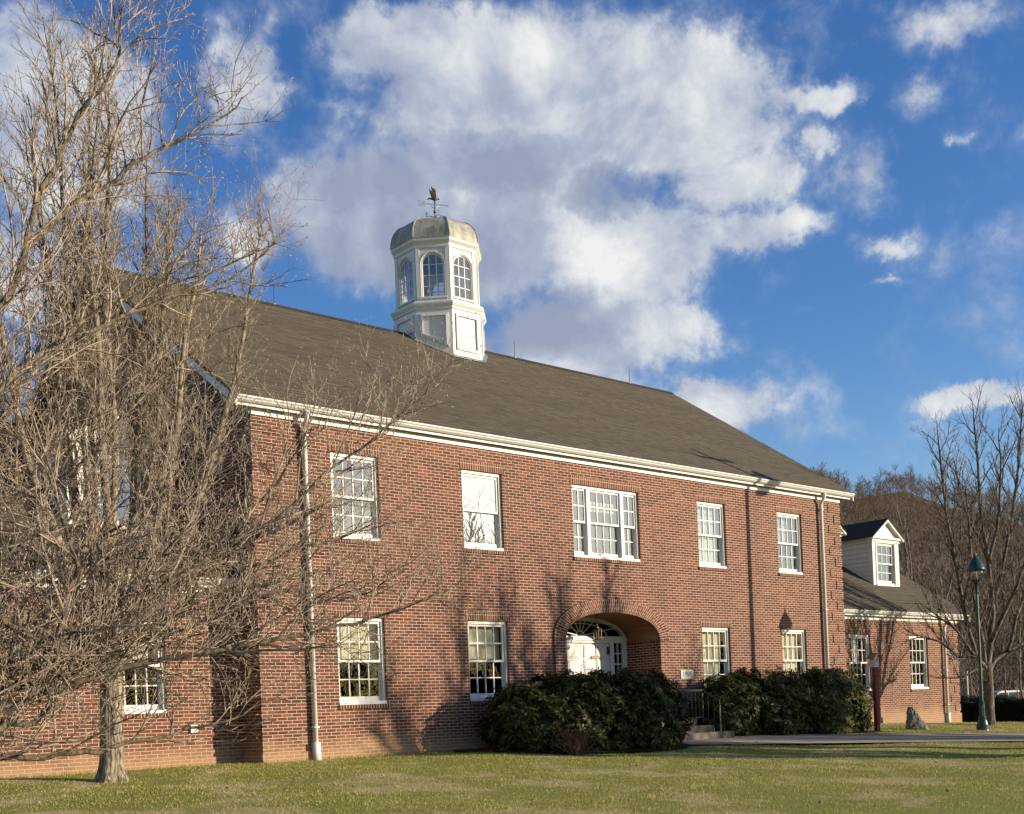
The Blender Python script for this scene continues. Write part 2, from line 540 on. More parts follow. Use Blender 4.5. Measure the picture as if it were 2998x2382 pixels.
def leaf_mat(name, a, b, c3):
    mt, nt = material(name)
    g = nt.n('ShaderNodeNewGeometry')
    r = g.outputs['Random Per Island']
    col = nt.ramp(r, [(0, a), (.6, b), (1, c3)])
    p = nt.n('ShaderNodeBsdfPrincipled', Base_Color=col, Roughness=.5)
    p.inputs['Specular IOR Level'].default_value = .12
    tl = nt.n('ShaderNodeBsdfTranslucent', Color=col)
    nt.n('ShaderNodeOutputMaterial', Surface=nt.n('ShaderNodeMixShader', i0=.15, i1=p, i2=tl))
    return mt


M['leaf'] = leaf_mat('rhododendron_leaf', (.014, .019, .005), (.046, .053, .012), (.15, .145, .045))
M['leaf_paler'] = leaf_mat('rhododendron_leaf_light', (.03, .038, .010), (.085, .095, .026), (.20, .19, .07))  # paler green leaf tones for the right-end shrub
M['leaf_brown'] = leaf_mat('dry_leaf', (.06, .04, .02), (.10, .065, .03), (.14, .10, .05))
M['hedge_leaf'] = leaf_mat('hedge_leaf', (.015, .024, .010), (.03, .042, .015), (.06, .07, .026))


def grass_blade():
    mt, nt = material('grass_blades')
    g = nt.n('ShaderNodeNewGeometry')
    n1 = nt.noise(g.outputs['Position'], .7, 5, .62)
    r = g.outputs['Random Per Island']
    green = nt.ramp(r, [(0, (.23, .26, .05)), (.55, (.40, .40, .095)), (1, (.58, .52, .19))])
    straw = nt.ramp(r, [(0, (.36, .28, .12)), (1, (.64, .53, .30))])
    k = nt.m('ADD', nt.rng(n1, .48, .62, 0, .85, True), nt.m('MULTIPLY', nt.m('GREATER_THAN', nt.m('FRACT', nt.m('MULTIPLY', r, 7.13)), .84), .55))
    col = nt.mix(nt.m('MINIMUM', k, 1.0), green, straw)
    df = nt.n('ShaderNodeBsdfDiffuse', Color=col)
    tl = nt.n('ShaderNodeBsdfTranslucent', Color=col)
    nt.n('ShaderNodeOutputMaterial', Surface=nt.n('ShaderNodeMixShader', i0=.35, i1=df, i2=tl))
    return mt


M['grass'] = grass_blade()


def lawn_mat():
    mt, nt = material('lawn_turf')
    g = nt.n('ShaderNodeNewGeometry')
    P = g.outputs['Position']
    n1 = nt.noise(P, .7, 5, .62)
    n2 = nt.noise(P, 26.0, 5, .7)
    c = nt.mix(nt.rng(n1, .48, .62, 0, .85, True), (.25, .26, .055, 1), (.55, .46, .22, 1))
    c = nt.mix(nt.rng(n2, .42, .7, 0, .6), c, (.12, .12, .04, 1))
    far = nt.noise(P, .02, 4, .6)
    c = nt.mix(nt.m('MULTIPLY', far, .3), c, (.16, .13, .07, 1))
    finish(nt, c, .95, n2, .8, .04, .1)
    return mt


M['lawn'] = lawn_mat()
M['soil'] = flat('dark_mulch', (.055, .030, .018), .95, 0, .1, .5, 25, .8)
def path_mat():
    mt, nt = material('path_concrete')
    g = nt.n('ShaderNodeNewGeometry')
    ps = nt.n('ShaderNodeSeparateXYZ', i0=g.outputs['Position'])
    t = nt.m('ADD', nt.m('MULTIPLY', ps.outputs[0], .82), nt.m('MULTIPLY', ps.outputs[1], -.572))
    jt = nt.m('LESS_THAN', nt.m('FRACT', nt.m('DIVIDE', t, 1.5)), .018)
    slab = nt.n('ShaderNodeTexWhiteNoise', {'noise_dimensions': '1D'}, W=nt.m('FLOOR', nt.m('DIVIDE', t, 1.5))).outputs[0]
    n1 = nt.noise(g.outputs['Position'], 2.2, 6, .65)
    k = nt.m('ADD', nt.m('MULTIPLY', n1, .7), nt.m('MULTIPLY', slab, .3))
    c = nt.mix(k, (.24, .205, .15, 1), (.46, .405, .31, 1))
    c = nt.mix(nt.m('MULTIPLY', jt, .75), c, (.10, .085, .065, 1))
    finish(nt, c, 1.0, n1, .25, .01, 0.0)
    return mt


M['path'] = path_mat()


def hill_mat():
    mt, nt = material('leaf_litter_slope')
    g = nt.n('ShaderNodeNewGeometry')
    c = nt.mix(nt.noise(g.outputs['Position'], .05, 6, .65), (.085, .060, .038, 1), (.17, .125, .08, 1))
    finish(nt, c, .95, None, spec=.1)
    return mt


M['hill'] = hill_mat()


def wood_far():
    mt, nt = material('far_bare_branches')
    g = nt.n('ShaderNodeNewGeometry')
    c = nt.ramp(g.outputs['Random Per Island'], [(0, (.05, .037, .028)), (.5, (.105, .077, .054)), (1, (.19, .148, .105))])
    finish(nt, c, .9, None, spec=.1)
    return mt


M['far'] = wood_far()


def rock_mat():
    mt, nt = material('grey_rock')
    g = nt.n('ShaderNodeNewGeometry')
    n1 = nt.noise(g.outputs['Position'], 5.0, 7, .65)
    n2 = nt.noise(g.outputs['Position'], 14.0, 5, .6)
    c = nt.mix(n1, (.07, .065, .055, 1), (.24, .225, .195, 1))
    c = nt.mix(nt.rng(n2, .58, .68, 0, .8), c, (.42, .40, .36, 1))
    finish(nt, c, .9, nt.m('ADD', n1, n2), .9, .04, .2)
    return mt


M['rock'] = rock_mat()


def car_paint():
    mt, nt = material('white_car_paint')
    finish(nt, (.78, .80, .82, 1), .18, None, spec=.6, extra={'Coat Weight': .6})
    return mt


M['car'] = car_paint()
M['car_glass'] = flat('car_window', (.04, .055, .075), .05, 0, .8, .05)
M['tyre'] = flat('tyre_rubber', (.02, .02, .02), .8)

# ------------------------------------------------------------------ ground
XS = [-900, -300, -120, -60, -35] + [-22+.5*i for i in range(0, 111)] + [40, 50, 70, 100, 160, 300, 900]
YS = [-900, -300, -120, -60, -35] + [-26+.5*i for i in range(0, 85)] + [22, 35, 60, 100, 160, 300, 900]
gv = [(x, y, ground_z(x, y) + (.012*math.sin(x*1.7+y*.9)+.012*math.sin(y*2.3-x*.6) if -22 < x < 33 and -26 < y < -.3 else 0)) for y in YS for x in XS]
nx = len(XS)
gf = [(j*nx+i, j*nx+i+1, (j+1)*nx+i+1, (j+1)*nx+i) for j in range(len(YS)-1) for i in range(nx-1)]
struct(mesh_np('lawn_ground', gv, gf, M['lawn'], smooth=True))

PATH_A, PATH_B = (Vector((6.2, -2.05)), Vector((8.75, -.55))), (Vector((18.5, -10.6)), Vector((21.6, -9.9)))


def in_path(x, y, pad=0.0):
    """inside the concrete walk that runs from the steps towards the street on the right"""
    t = (x-7.5)*.82 + (y+1.3)*-.572
    s_ = (x-7.5)*.572 + (y+1.3)*.82
    lo, hi = path_edges(t)
    return -.6 < t < 26 and lo-pad < s_ < hi+pad


def path_edges(t):
    return (-1.36+.018*t, 1.34-.012*t)


mb = MB()
ts = [-.4+.5*i for i in range(54)]
for a, b in zip(ts[:-1], ts[1:]):
    def pt(t, s_):
        x, y = 7.5+.82*t+.572*s_, -1.3-.572*t+.82*s_
        return (x, y, ground_z(x, y)+.03)
    for q in range(4):
        def S_(t):
            lo, hi = path_edges(t)
            return lo+(hi-lo)*q/4, lo+(hi-lo)*(q+1)/4
        mb.quad(pt(a, S_(a)[0]), pt(b, S_(b)[0]), pt(b, S_(b)[1]), pt(a, S_(a)[1]))
struct(mb.build('path', M['path']))


def bed(loop, dz=.022):
    m_ = MB()
    c = (sum(p[0] for p in loop)/len(loop), sum(p[1] for p in loop)/len(loop))
    rings = []
    for f in (1.0, .66, .33):
        rings.append([(c[0]+(x-c[0])*f, c[1]+(y-c[1])*f) for x, y in loop])
    Z = lambda p, k: (p[0], p[1], ground_z(*p)+dz+.02*k)
    n = len(loop)
    for k in range(2):
        for i in range(n):
            m_.quad(Z(rings[k][i], k), Z(rings[k][(i+1) % n], k), Z(rings[k+1][(i+1) % n], k+1), Z(rings[k+1][i], k+1))
    for i in range(n):
        m_.poly([Z(rings[2][i], 2), Z(rings[2][(i+1) % n], 2), Z(c, 3)])
    return struct(m_.build('mulch_bed', M['soil']))


def blob(cx, cy, rx, ry, ang=0.0, n=28, seed=1):
    r_ = random.Random(seed)
    ph = [r_.uniform(0, 6.3) for _ in range(3)]
    out = []
    for i in range(n):
        a = 2*math.pi*i/n
        k = 1+.10*math.sin(3*a+ph[0])+.06*math.sin(5*a+ph[1])
        x, y = rx*k*math.cos(a), ry*k*math.sin(a)
        out.append((cx+x*math.cos(ang)-y*math.sin(ang), cy+x*math.sin(ang)+y*math.cos(ang)))
    return out


bed(blob(4.4, -1.45, 2.3, .95, -.42, seed=2))
bed(blob(11.0, -1.1, 2.2, .85, -.38, seed=3))

# ------------------------------------------------------------------ the building
hall = empty('town_hall', (6.8, 0, -.9))
tag(hall, 'two-storey red brick town hall with white sash windows, brown shingle roof and white cupola', 'building')
hall_inv = Matrix.Translation((-6.8, 0, .9))


def part(mb_, name, mat, parent=None, smooth=False, label=None):
    o = mb_.build(name, mat, None, smooth)
    p = parent or hall
    o.parent = p
    if p is hall:
        o.matrix_parent_inverse = hall_inv
    if label:
        o['label'] = label
    return o


ZT, ZB = 2.815, 0.0
WH = 1.485
WW = .98
UP_T, UP_B, LO_T, LO_B = 4.285, 2.815, 1.49, 0.0
RIDGE_Y, RIDGE_Z = 5.62, 8.83
EAVE_Y, EAVE_Z = -.20, 4.955
SLOPE = (RIDGE_Z-EAVE_Z)/(RIDGE_Y-EAVE_Y)
XL, XR = -1.488, 15.091
WY = .64                                           # the wings stand back from the main front
WRX, WLX = 21.91, -8.31
W_EAVE_Z, W_SL = 2.10, .66
main_wins = [(0.0, WW), (2.8434, 2.8434+WW), (9.54, 9.54+WW), (12.473, 12.473+WW)]
W3 = (5.682, 5.682+1.953)
ARC = (5.322, 8.10, 1.16, 1.724)                   # arch opening: left, right, springing height, crown


def front_wall(m_, x0, x1, z0, z1, y, holes, depth=.16, arch=None):
    """a wall facing the lawn with rectangular openings and their reveals"""
    xs = sorted({x0, x1, *[h[0] for h in holes], *[h[1] for h in holes], *([arch[0], arch[1]] if arch else [])})
    zs = sorted({z0, z1, *[h[2] for h in holes], *[h[3] for h in holes], *([arch[3]] if arch else [])})
    for a, b in zip(xs[:-1], xs[1:]):
        for c, d in zip(zs[:-1], zs[1:]):
            mx, mz = (a+b)/2, (c+d)/2
            if any(h[0] < mx < h[1] and h[2] < mz < h[3] for h in holes):
                continue
            if arch and arch[0] < mx < arch[1] and mz < arch[3]:
                continue
            m_.quad((a, y, c), (b, y, c), (b, y, d), (a, y, d))
    for a, b, c, d in holes:
        m_.quad((a, y, c), (a, y, d), (a, y+depth, d), (a, y+depth, c))
        m_.quad((b, y, d), (b, y, c), (b, y+depth, c), (b, y+depth, d))
        m_.quad((a, y, d), (b, y, d), (b, y+depth, d), (a, y+depth, d))
        m_.quad((b, y, c), (a, y, c), (a, y+depth, c), (b, y+depth, c))


def arch_pts(xa, xb, zs, zc, n=28, pw=2.25):
    """basket-handle arch from the right springing to the left one"""
    cx, a, b = (xa+xb)/2, (xb-xa)/2, zc-zs
    out = []
    for i in range(n+1):
        t = math.pi*i/n
        c, s_ = math.cos(t), math.sin(t)
        out.append((cx+a*math.copysign(abs(c)**(2/pw), c), zs+b*abs(s_)**(2/pw)))
    return out


holes = [(a, b, LO_B, LO_T) for a, b in main_wins] + [(a, b, UP_B, UP_T) for a, b in main_wins] + [(*W3, UP_B, UP_T)]
mb = MB()
front_wall(mb, XL, XR, -1.3, 4.80, 0.0, holes, arch=ARC)
AP = arch_pts(*ARC)
for p, q in zip(AP[:-1], AP[1:]):
    mb.quad((q[0], 0, q[1]), (p[0], 0, p[1]), (p[0], 0, ARC[3]+.0001), (q[0], 0, ARC[3]+.0001))
# porch side walls
PD = .97
for x in (ARC[0], ARC[1]):
    mb.quad((x, 0, -1.3), (x, 0, ARC[2]), (x, PD+.1, ARC[2]), (x, PD+.1, -1.3))
# side walls and gables
for x in (XL, XR):
    mb.poly([(x, 0, -1.3), (x, 11.5, -1.3), (x, 11.5, 4.80), (x, RIDGE_Y, RIDGE_Z-.12), (x, 0, 4.80)])
mb.quad((XL, 11.5, -1.3), (XR, 11.5, -1.3), (XR, 11.5, 4.8), (XL, 11.5, 4.8))
main_wall = part(mb, 'wall', M['brick'])

# wings
wing_wins_r = [(16.317, 16.317+.98), (19.262, 19.262+.98)]
wing_wins_l = [(-3.69, -2.785), (-6.64, -5.74)]
for nm, xa, xb, wins in (('wing_wall', XR, WRX, wing_wins_r), ('wing_wall', WLX, XL, wing_wins_l)):
    mb = MB()
    front_wall(mb, xa, xb, -1.3, 2.0, WY, [(a, b, LO_B-.03, LO_T-.02) for a, b in wins])
    xo = xb if xb > 16 else xa
    mb.poly([(xo, WY, -1.3), (xo, 10.9, -1.3), (xo, 10.9, 2.0), (xo, RIDGE_Y, W_EAVE_Z+W_SL*(RIDGE_Y-.37)-.1), (xo, WY, 2.0)])
    mb.quad((xa, 10.9, -1.3), (xb, 10.9, -1.3), (xb, 10.9, 2.0), (xa, 10.9, 2.0))
    part(mb, nm, M['brick'])

# projecting base course
mb = MB()
for q in ((XL-.03, ARC[0]-.34, -.032, 0, -.74), (ARC[1]+.34, XR+.03, -.032, 0, -.74), (XL-.03, XL, 0, WY-.032, -.74),
          (XR+.03, WRX+.03, WY-.032, WY, -.76), (WLX-.03, XL-.03, WY-.032, WY, -.76), (WRX, WRX+.03, WY, 10.9, -.76)):
    mb = MB()
    mb.box(*q[:4], -1.3, q[4])
    part(mb, 'base_course', M['brick'])

# quoins: alternating brick blocks standing proud of the corners
mb = MB()
def quoins(m_, xc, dirn, y, z0, z1):
    k, z = 0, z0
    while z+.2 < z1:
        wd = .50 if k % 2 else .27
        m_.box(min(xc, xc+dirn*wd)-(.012 if dirn > 0 else 0), max(xc, xc+dirn*wd)+(.012 if dirn < 0 else 0), y-.02, y+(.3 if k % 2 else .45), z, z+.196)
        z += .2708
        k += 1
for q in ((XL, 1, 0, -.70, 4.72), (XR, -1, 0, -.70, 4.72), (WRX, -1, WY, -.70, 1.9)):
    mb = MB()
    quoins(mb, *q)
    part(mb, 'quoin', M['brick'])

# arch surround standing a little proud
mb = MB()
OX0, OX1, OZ = 5.0, 8.422, 2.0
PR = .04
inn, outr = arch_pts(ARC[0], ARC[1], ARC[2], ARC[3], 36), arch_pts(OX0, OX1, ARC[2], OZ, 36)
sl_ = 0.0
rw = ARC[0]-OX0
for (p, q), (P_, Q_) in zip(zip(inn[:-1], inn[1:]), zip(outr[:-1], outr[1:])):
    d = math.hypot((q[0]+Q_[0]-p[0]-P_[0])/2, (q[1]+Q_[1]-p[1]-P_[1])/2)
    mb.quad((p[0], -PR, p[1]), (P_[0], -PR, P_[1]), (Q_[0], -PR, Q_[1]), (q[0], -PR, q[1]), [(0, sl_), (.302, sl_), (.302, sl_+d), (0, sl_+d)])
    mb.quad((P_[0], -PR, P_[1]), (P_[0], 0.005, P_[1]), (Q_[0], 0.005, Q_[1]), (Q_[0], -PR, Q_[1]), [(0, sl_), (.05, sl_), (.05, sl_+d), (0, sl_+d)])
    mb.quad((p[0], 0.06, p[1]), (p[0], -PR, p[1]), (q[0], -PR, q[1]), (q[0], 0.06, q[1]), [(0, sl_), (.08, sl_), (.08, sl_+d), (0, sl_+d)])
    sl_ += d
arch = part(mb, 'arch', M['brick_arch'])
mb = MB()
for xa, xb in ((OX0, ARC[0]), (ARC[1], OX1)):
    mb = MB()
    mb.box(xa, xb, -PR, .002, -1.3, ARC[2])
    part(mb, 'pier', M['brick'], arch)

# vaulted porch ceiling of planks
mb = MB()
for p, q in zip(inn[:-1], inn[1:]):
    mb.quad((p[0], .06, p[1]+.003), (p[0], PD+.05, p[1]+.003), (q[0], PD+.05, q[1]+.003), (q[0], .06, q[1]+.003))
part(mb, 'porch_ceiling', M['planks'])

# ------------------------------------------------------------------ windows
def window(x0, x1, z0, z1, y, cols=4, rows=2, glass='glass', muntin=True, blind=None, lintel=True, sill=True, parent=None, lights=None, jamb=.045, label=None):
    """double-hung sash window filling an opening that faces the lawn"""
    m_ = MB()
    yf, yb = y+.045, y+.175
    m_.box(x0, x0+jamb, yf, yb, z0, z1)
    m_.box(x1-jamb, x1, yf, yb, z0, z1)
    m_.box(x0+jamb, x1-jamb, yf-.004, yb, z1-.06, z1)
    m_.box(x0-.0, x1+.0, yf-.035, yb, z0, z0+.055)
    secs = lights or [(x0+jamb, x1-jamb, cols)]
    for (a, b, c), (a2, b2, c2) in zip(secs[:-1], secs[1:]):
        m_.box(b, a2, yf-.006, yb, z0+.055, z1-.06)
    fr = part(m_, 'window', M['white'], parent, label=label)
    zi0, zi1 = z0+.055, z1-.06
    zm = (zi0+zi1)/2 + .01
    for nm, za, zb, ys in (('sash', zm-.03, zi1, y+.075), ('sash', zi0, zm+.015, y+.115)):
        s_ = MB()
        for a, b, nc in secs:
            bot = .085 if za == zi0 else .042
            s_.box(a, a+.042, ys, ys+.035, za, zb)
            s_.box(b-.042, b, ys, ys+.035, za, zb)
            s_.box(a+.042, b-.042, ys, ys+.035, zb-.042, zb)
            s_.box(a+.042, b-.042, ys, ys+.035, za, za+bot)
            if muntin:
                gx0, gx1, gz0, gz1 = a+.042, b-.042, za+bot, zb-.042
                for k in range(1, nc):
                    xm = gx0+(gx1-gx0)*k/nc
                    s_.box(xm-.010, xm+.010, ys+.004, ys+.031, gz0, gz1)
                for k in range(1, rows):
                    zz = gz0+(gz1-gz0)*k/rows
                    s_.box(gx0, gx1, ys+.006, ys+.029, zz-.010, zz+.010)
        part(s_, nm, M['white'], fr)
    g_ = MB()
    for a, b, nc in secs:
        g_.quad((a+.03, y+.094, zm), (b-.03, y+.094, zm), (b-.03, y+.094, zi1-.03), (a+.03, y+.094, zi1-.03))
        g_.quad((a+.03, y+.134, zi0+.06), (b-.03, y+.134, zi0+.06), (b-.03, y+.134, zm), (a+.03, y+.134, zm))
    part(g_, 'pane', M[glass], fr)
    if blind:
        kind, za, zb, xa, xb = blind
        b_ = MB()
        b_.box(x0+jamb+xa, x1-jamb-xb, y+.215, y+.222, z0+(z1-z0)*za, z0+(z1-z0)*zb)
        part(b_, 'blind', M[kind], fr)
    if lintel:
        l_ = MB()
        l_.box(x0-.05, x1+.06, y-.006, y+.05, z1-.001, z1+.167)
        part(l_, 'lintel', M['brick_soldier'], fr)
    if sill:
        l_ = MB()
        l_.box(x0-.03, x1+.05, y-.035, y+.04, z0-.068, z0-.001)
        part(l_, 'sill', M['brick_rowlock'], fr)
    return fr


window(*main_wins[0], UP_B, UP_T, 0, glass='glass_up')
window(*main_wins[1], UP_B, UP_T, 0, glass='glass_bright', muntin=False, blind=('curtain', .05, .97, 0, .0))  # added curtain: its pale colour imitates the bright reflection in these panes
m3 = (W3[0]+W3[1])/2
window(*W3, UP_B, UP_T, 0, glass='glass_up', lights=[(W3[0]+.04, W3[0]+.44, 2), (W3[0]+.525, W3[1]-.525, 4), (W3[1]-.44, W3[1]-.04, 2)])
window(*main_wins[2], UP_B, UP_T, 0, glass='glass_up', blind=('curtain', .04, .96, 0, .14))
window(*main_wins[3], UP_B, UP_T, 0, glass='glass_up', blind=('curtain', .5, .93, .16, .3))
window(*main_wins[0], LO_B, LO_T, 0, blind=('blind', .53, .96, 0, .0))
window(*main_wins[1], LO_B, LO_T, 0, blind=('blind', .53, .96, 0, .0))
window(*main_wins[2], LO_B, LO_T, 0, blind=('blind', .04, .96, 0, .10))
window(*main_wins[3], LO_B, LO_T, 0, blind=('blind', .04, .96, 0, .10))
window(*wing_wins_r[0], LO_B-.03, LO_T-.02, WY, blind=('curtain', .52, .95, .35, .3))
window(*wing_wins_r[1], LO_B-.03, LO_T-.02, WY)
window(*wing_wins_l[0], LO_B-.03, LO_T-.02, WY, blind=('blind', .52, .96, 0, 0))
window(*wing_wins_l[1], LO_B-.03, LO_T-.02, WY, blind=('blind', .52, .96, 0, 0))

# rooms behind the windows
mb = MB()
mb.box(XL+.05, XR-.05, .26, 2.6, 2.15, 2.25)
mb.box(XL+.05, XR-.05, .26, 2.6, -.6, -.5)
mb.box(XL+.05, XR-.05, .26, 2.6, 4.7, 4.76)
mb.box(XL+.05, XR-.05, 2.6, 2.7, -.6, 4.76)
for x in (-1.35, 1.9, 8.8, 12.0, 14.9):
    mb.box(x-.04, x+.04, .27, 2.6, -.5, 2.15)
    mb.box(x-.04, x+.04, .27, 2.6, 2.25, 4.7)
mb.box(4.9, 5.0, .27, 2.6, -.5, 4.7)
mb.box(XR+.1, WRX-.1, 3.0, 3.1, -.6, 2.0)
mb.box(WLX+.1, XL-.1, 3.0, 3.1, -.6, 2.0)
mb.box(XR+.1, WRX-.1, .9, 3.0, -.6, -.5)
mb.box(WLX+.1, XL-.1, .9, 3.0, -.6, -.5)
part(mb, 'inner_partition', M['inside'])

# ------------------------------------------------------------------ front door in the porch
DY = PD
mb = MB()                                          # surround: frame, transom bar, fanlight rim
mb.box(ARC[0], ARC[0]+.10, DY-.03, DY+.08, -.45, 1.23)
mb.box(ARC[1]-.075, ARC[1], DY-.03, DY+.08, -.45, 1.23)
mb.box(ARC[0], ARC[1], DY-.05, DY+.08, 1.232, 1.32)
mb.box(ARC[0]+.10, ARC[1]-.075, DY-.025, DY+.08, 1.18, 1.232)
for x in (5.80, 7.585):
    mb.box(x, x+.10, DY-.025, DY+.08, -.45, 1.18)
mb.box(ARC[0], ARC[1], DY-.0, DY+.09, -.62, -.452)
fan_o, fan_i = arch_pts(ARC[0], ARC[1], ARC[2]+.1, ARC[3]+.0, 32), arch_pts(ARC[0]+.09, ARC[1]-.09, ARC[2]+.1, ARC[3]-.085, 32)
for (p, q), (P_, Q_) in zip(zip(fan_i[:-1], fan_i[1:]), zip(fan_o[:-1], fan_o[1:])):
    mb.quad((p[0], DY-.04, p[1]), (P_[0], DY-.04, P_[1]), (Q_[0], DY-.04, Q_[1]), (q[0], DY-.04, q[1]))
    mb.quad((p[0], DY+.06, p[1]), (p[0], DY-.04, p[1]), (q[0], DY-.04, q[1]), (q[0], DY+.06, q[1]))
cxd = (ARC[0]+ARC[1])/2
for k in range(7):                                 # fanlight bars
    a = math.pi*(k+.5)/7 if k not in (0, 6) else math.pi*(.06 if k == 0 else .94)
    r_ = 1/math.sqrt((math.cos(a)/1.3)**2+(math.sin(a)/.45)**2)
    mb.tube([(cxd+.10*math.cos(a), DY-.005, 1.32+.10*math.sin(a)), (cxd+r_*math.cos(a), DY-.005, 1.30+r_*math.sin(a))], .012, 4)
for rx_, rz_ in ((.12, .10), (.80, .27)):
    mb.tube([(cxd+rx_*math.cos(math.pi*i/16), DY-.006, 1.32+rz_*math.sin(math.pi*i/16)) for i in range(17)], .012, 4)
door = part(mb, 'door', M['white'])
mb = MB()                                          # two six-panel leaves
for xa, xb in ((5.90, 6.735), (6.745, 7.585)):
    mb.box(xa, xb, DY+.03, DY+.07, -.45, 1.18)
    cxm = (xa+xb)/2
    for za, zb in ((.88, 1.11), (.20, .80), (-.36, .10)):
        for pa, pb in ((xa+.10, cxm-.05), (cxm+.05, xb-.10)):
            mb.box(pa, pb, DY+.005, DY+.03, za, zb)
            mb.box(pa-.028, pa-.010, DY+.012, DY+.03, za-.028, zb+.028)
            mb.box(pb+.010, pb+.028, DY+.012, DY+.03, za-.028, zb+.028)
            mb.box(pa-.01, pb+.01, DY+.012, DY+.03, zb+.010, zb+.028)
            mb.box(pa-.01, pb+.01, DY+.012, DY+.03, za-.028, za-.010)
part(mb, 'leaf', M['white'], door)
mb = MB()
mb.box(7.02, 7.26, DY-.006, DY+.004, .84, .91)
part(mb, 'letter_slot', M['brass'], door)
mb = MB()
mb.box(7.52, 7.56, DY-.03, DY+.03, .93, 1.10)
part(mb, 'handle', M['brass'], door)
for xa, xb in ((5.42, 5.80), (7.685, 8.025)):      # sidelights
    mb = MB()
    mb.box(xa, xa+.04, DY, DY+.05, -.45, 1.18)
    mb.box(xb-.04, xb, DY, DY+.05, -.45, 1.18)
    mb.box((xa+xb)/2-.012, (xa+xb)/2+.012, DY+.004, DY+.046, -.2, 1.18)
    for zz in (-.2, .27, .50, .725, .955):
        mb.box(xa+.04, xb-.04, DY+.006, DY+.044, zz-.012, zz+.012)
    mb.box(xa+.04, xb-.04, DY+.006, DY+.05, -.45, -.2)
    part(mb, 'sidelight', M['white'], door)
mb = MB()
mb.quad((5.42, DY+.03, -.45), (5.80, DY+.03, -.45), (5.80, DY+.03, 1.18), (5.42, DY+.03, 1.18))
mb.quad((7.685, DY+.03, -.45), (8.03, DY+.03, -.45), (8.03, DY+.03, 1.18), (7.685, DY+.03, 1.18))
mb.quad((ARC[0], DY+.04, 1.3), (ARC[1], DY+.04, 1.3), (ARC[1], DY+.04, 1.75), (ARC[0], DY+.04, 1.75))
part(mb, 'pane', M['glass'], door)
mb = MB()
mb.box(5.0, 8.4, 0.0, DY+.2, -.75, -.45)
part(mb, 'porch_floor', M['concrete'])

# dated stone
mb = MB()
mb.box(8.745, 9.165, -.022, .02, .345, .54)
plaque = part(mb, 'date_stone', M['plaque'])


def text_mesh(txt, size, loc, mat, name, parent=None, depth=.004, spacing=1.0, font_x=1.0):
    cu = bpy.data.curves.new(name, 'FONT')
    cu.body = txt
    cu.size = size
    cu.extrude = depth
    cu.align_x = 'CENTER'
    cu.align_y = 'CENTER'
    cu.space_character = spacing
    tmp = bpy.data.objects.new(name+'_tmp', cu)
    C.objects.link(tmp)
    dg = bpy.context.evaluated_depsgraph_get()
    me = bpy.data.meshes.new_from_object(tmp.evaluated_get(dg))
    bpy.data.objects.remove(tmp)
    bpy.data.curves.remove(cu)
    X = Matrix.Translation(loc) @ Matrix.Rotation(math.pi/2, 4, 'X') @ Matrix.Diagonal((font_x, 1, 1, 1))
    me.transform(X)
    me.materials.clear()
    me.materials.append(mat)
    o = bpy.data.objects.new(name, me)
    C.objects.link(o)
    if parent is not None:
        o.parent = parent
    return o


text_mesh('1989', .155, (8.955, -.024, .445), M['plaque_ink'], 'numerals', plaque, spacing=1.12, font_x=.92)
# small white outlet box on the left wing
mb = MB()
mb.box(-2.42, -2.30, WY-.04, WY, -.36, -.24)
part(mb, 'outlet_box', M['white'])

# ------------------------------------------------------------------ eaves, gutters, downspouts
def eave(xa, xb, y, z, tag_=''):
    """frieze, soffit, fascia and gutter along an eave whose wall face is at y and whose frieze bottom is at z"""
    m_ = MB()
    m_.box(xa, xb, y-.03, y+.01, z-.012, z+.10)
    part(m_, 'frieze', M['white'])
    m_ = MB()
    m_.box(xa-.36*(xa < 0 or xa > 16), xb+.36, y-.13, y+.02, z+.085, z+.10)
    part(m_, 'soffit', M['soffit'])
    m_ = MB()
    m_.box(xa-.36, xb+.36, y-.145, y-.13, z+.078, z+.18)
    part(m_, 'fascia', M['white'])
    m_ = MB()
    prof = [(y-.146, z+.125), (y-.19, z+.125), (y-.225, z+.155), (y-.215, z+.17), (y-.245, z+.195), (y-.245, z+.215), (y-.146, z+.215)]
    m_.prism([(xa-.36, a, b) for a, b in prof], (xb-xa+.72, 0, 0))
    part(m_, 'gutter', M['gutter'])


eave(XL, XR, 0, 4.715)
eave(XR+.37, WRX, WY, 1.875)
eave(WLX, XL-.37, WY, 1.875)


def downspout(x, y, ztop, zbot):
    m_ = MB()
    m_.tube([(x, y-.19, ztop), (x, y-.19, ztop-.07), (x, y-.17, ztop-.14), (x, y-.10, ztop-.22), (x, y-.075, ztop-.29), (x, y-.075, zbot)], [.042]*6, 8)
    for zz in (ztop-.4, (ztop+zbot)/2, zbot+.55):
        m_.box(x-.055, x+.055, y-.12, y, zz, zz+.03)
    m_.box(x-.055, x+.055, y-.13, y-.02, zbot, zbot+.32)
    part(m_, 'downspout', M['white'], smooth=True)


downspout(-.545, 0, 4.85, -.92)
downspout(14.19, 0, 4.85, -.92)
downspout(21.06, WY, 2.0, -1.06)

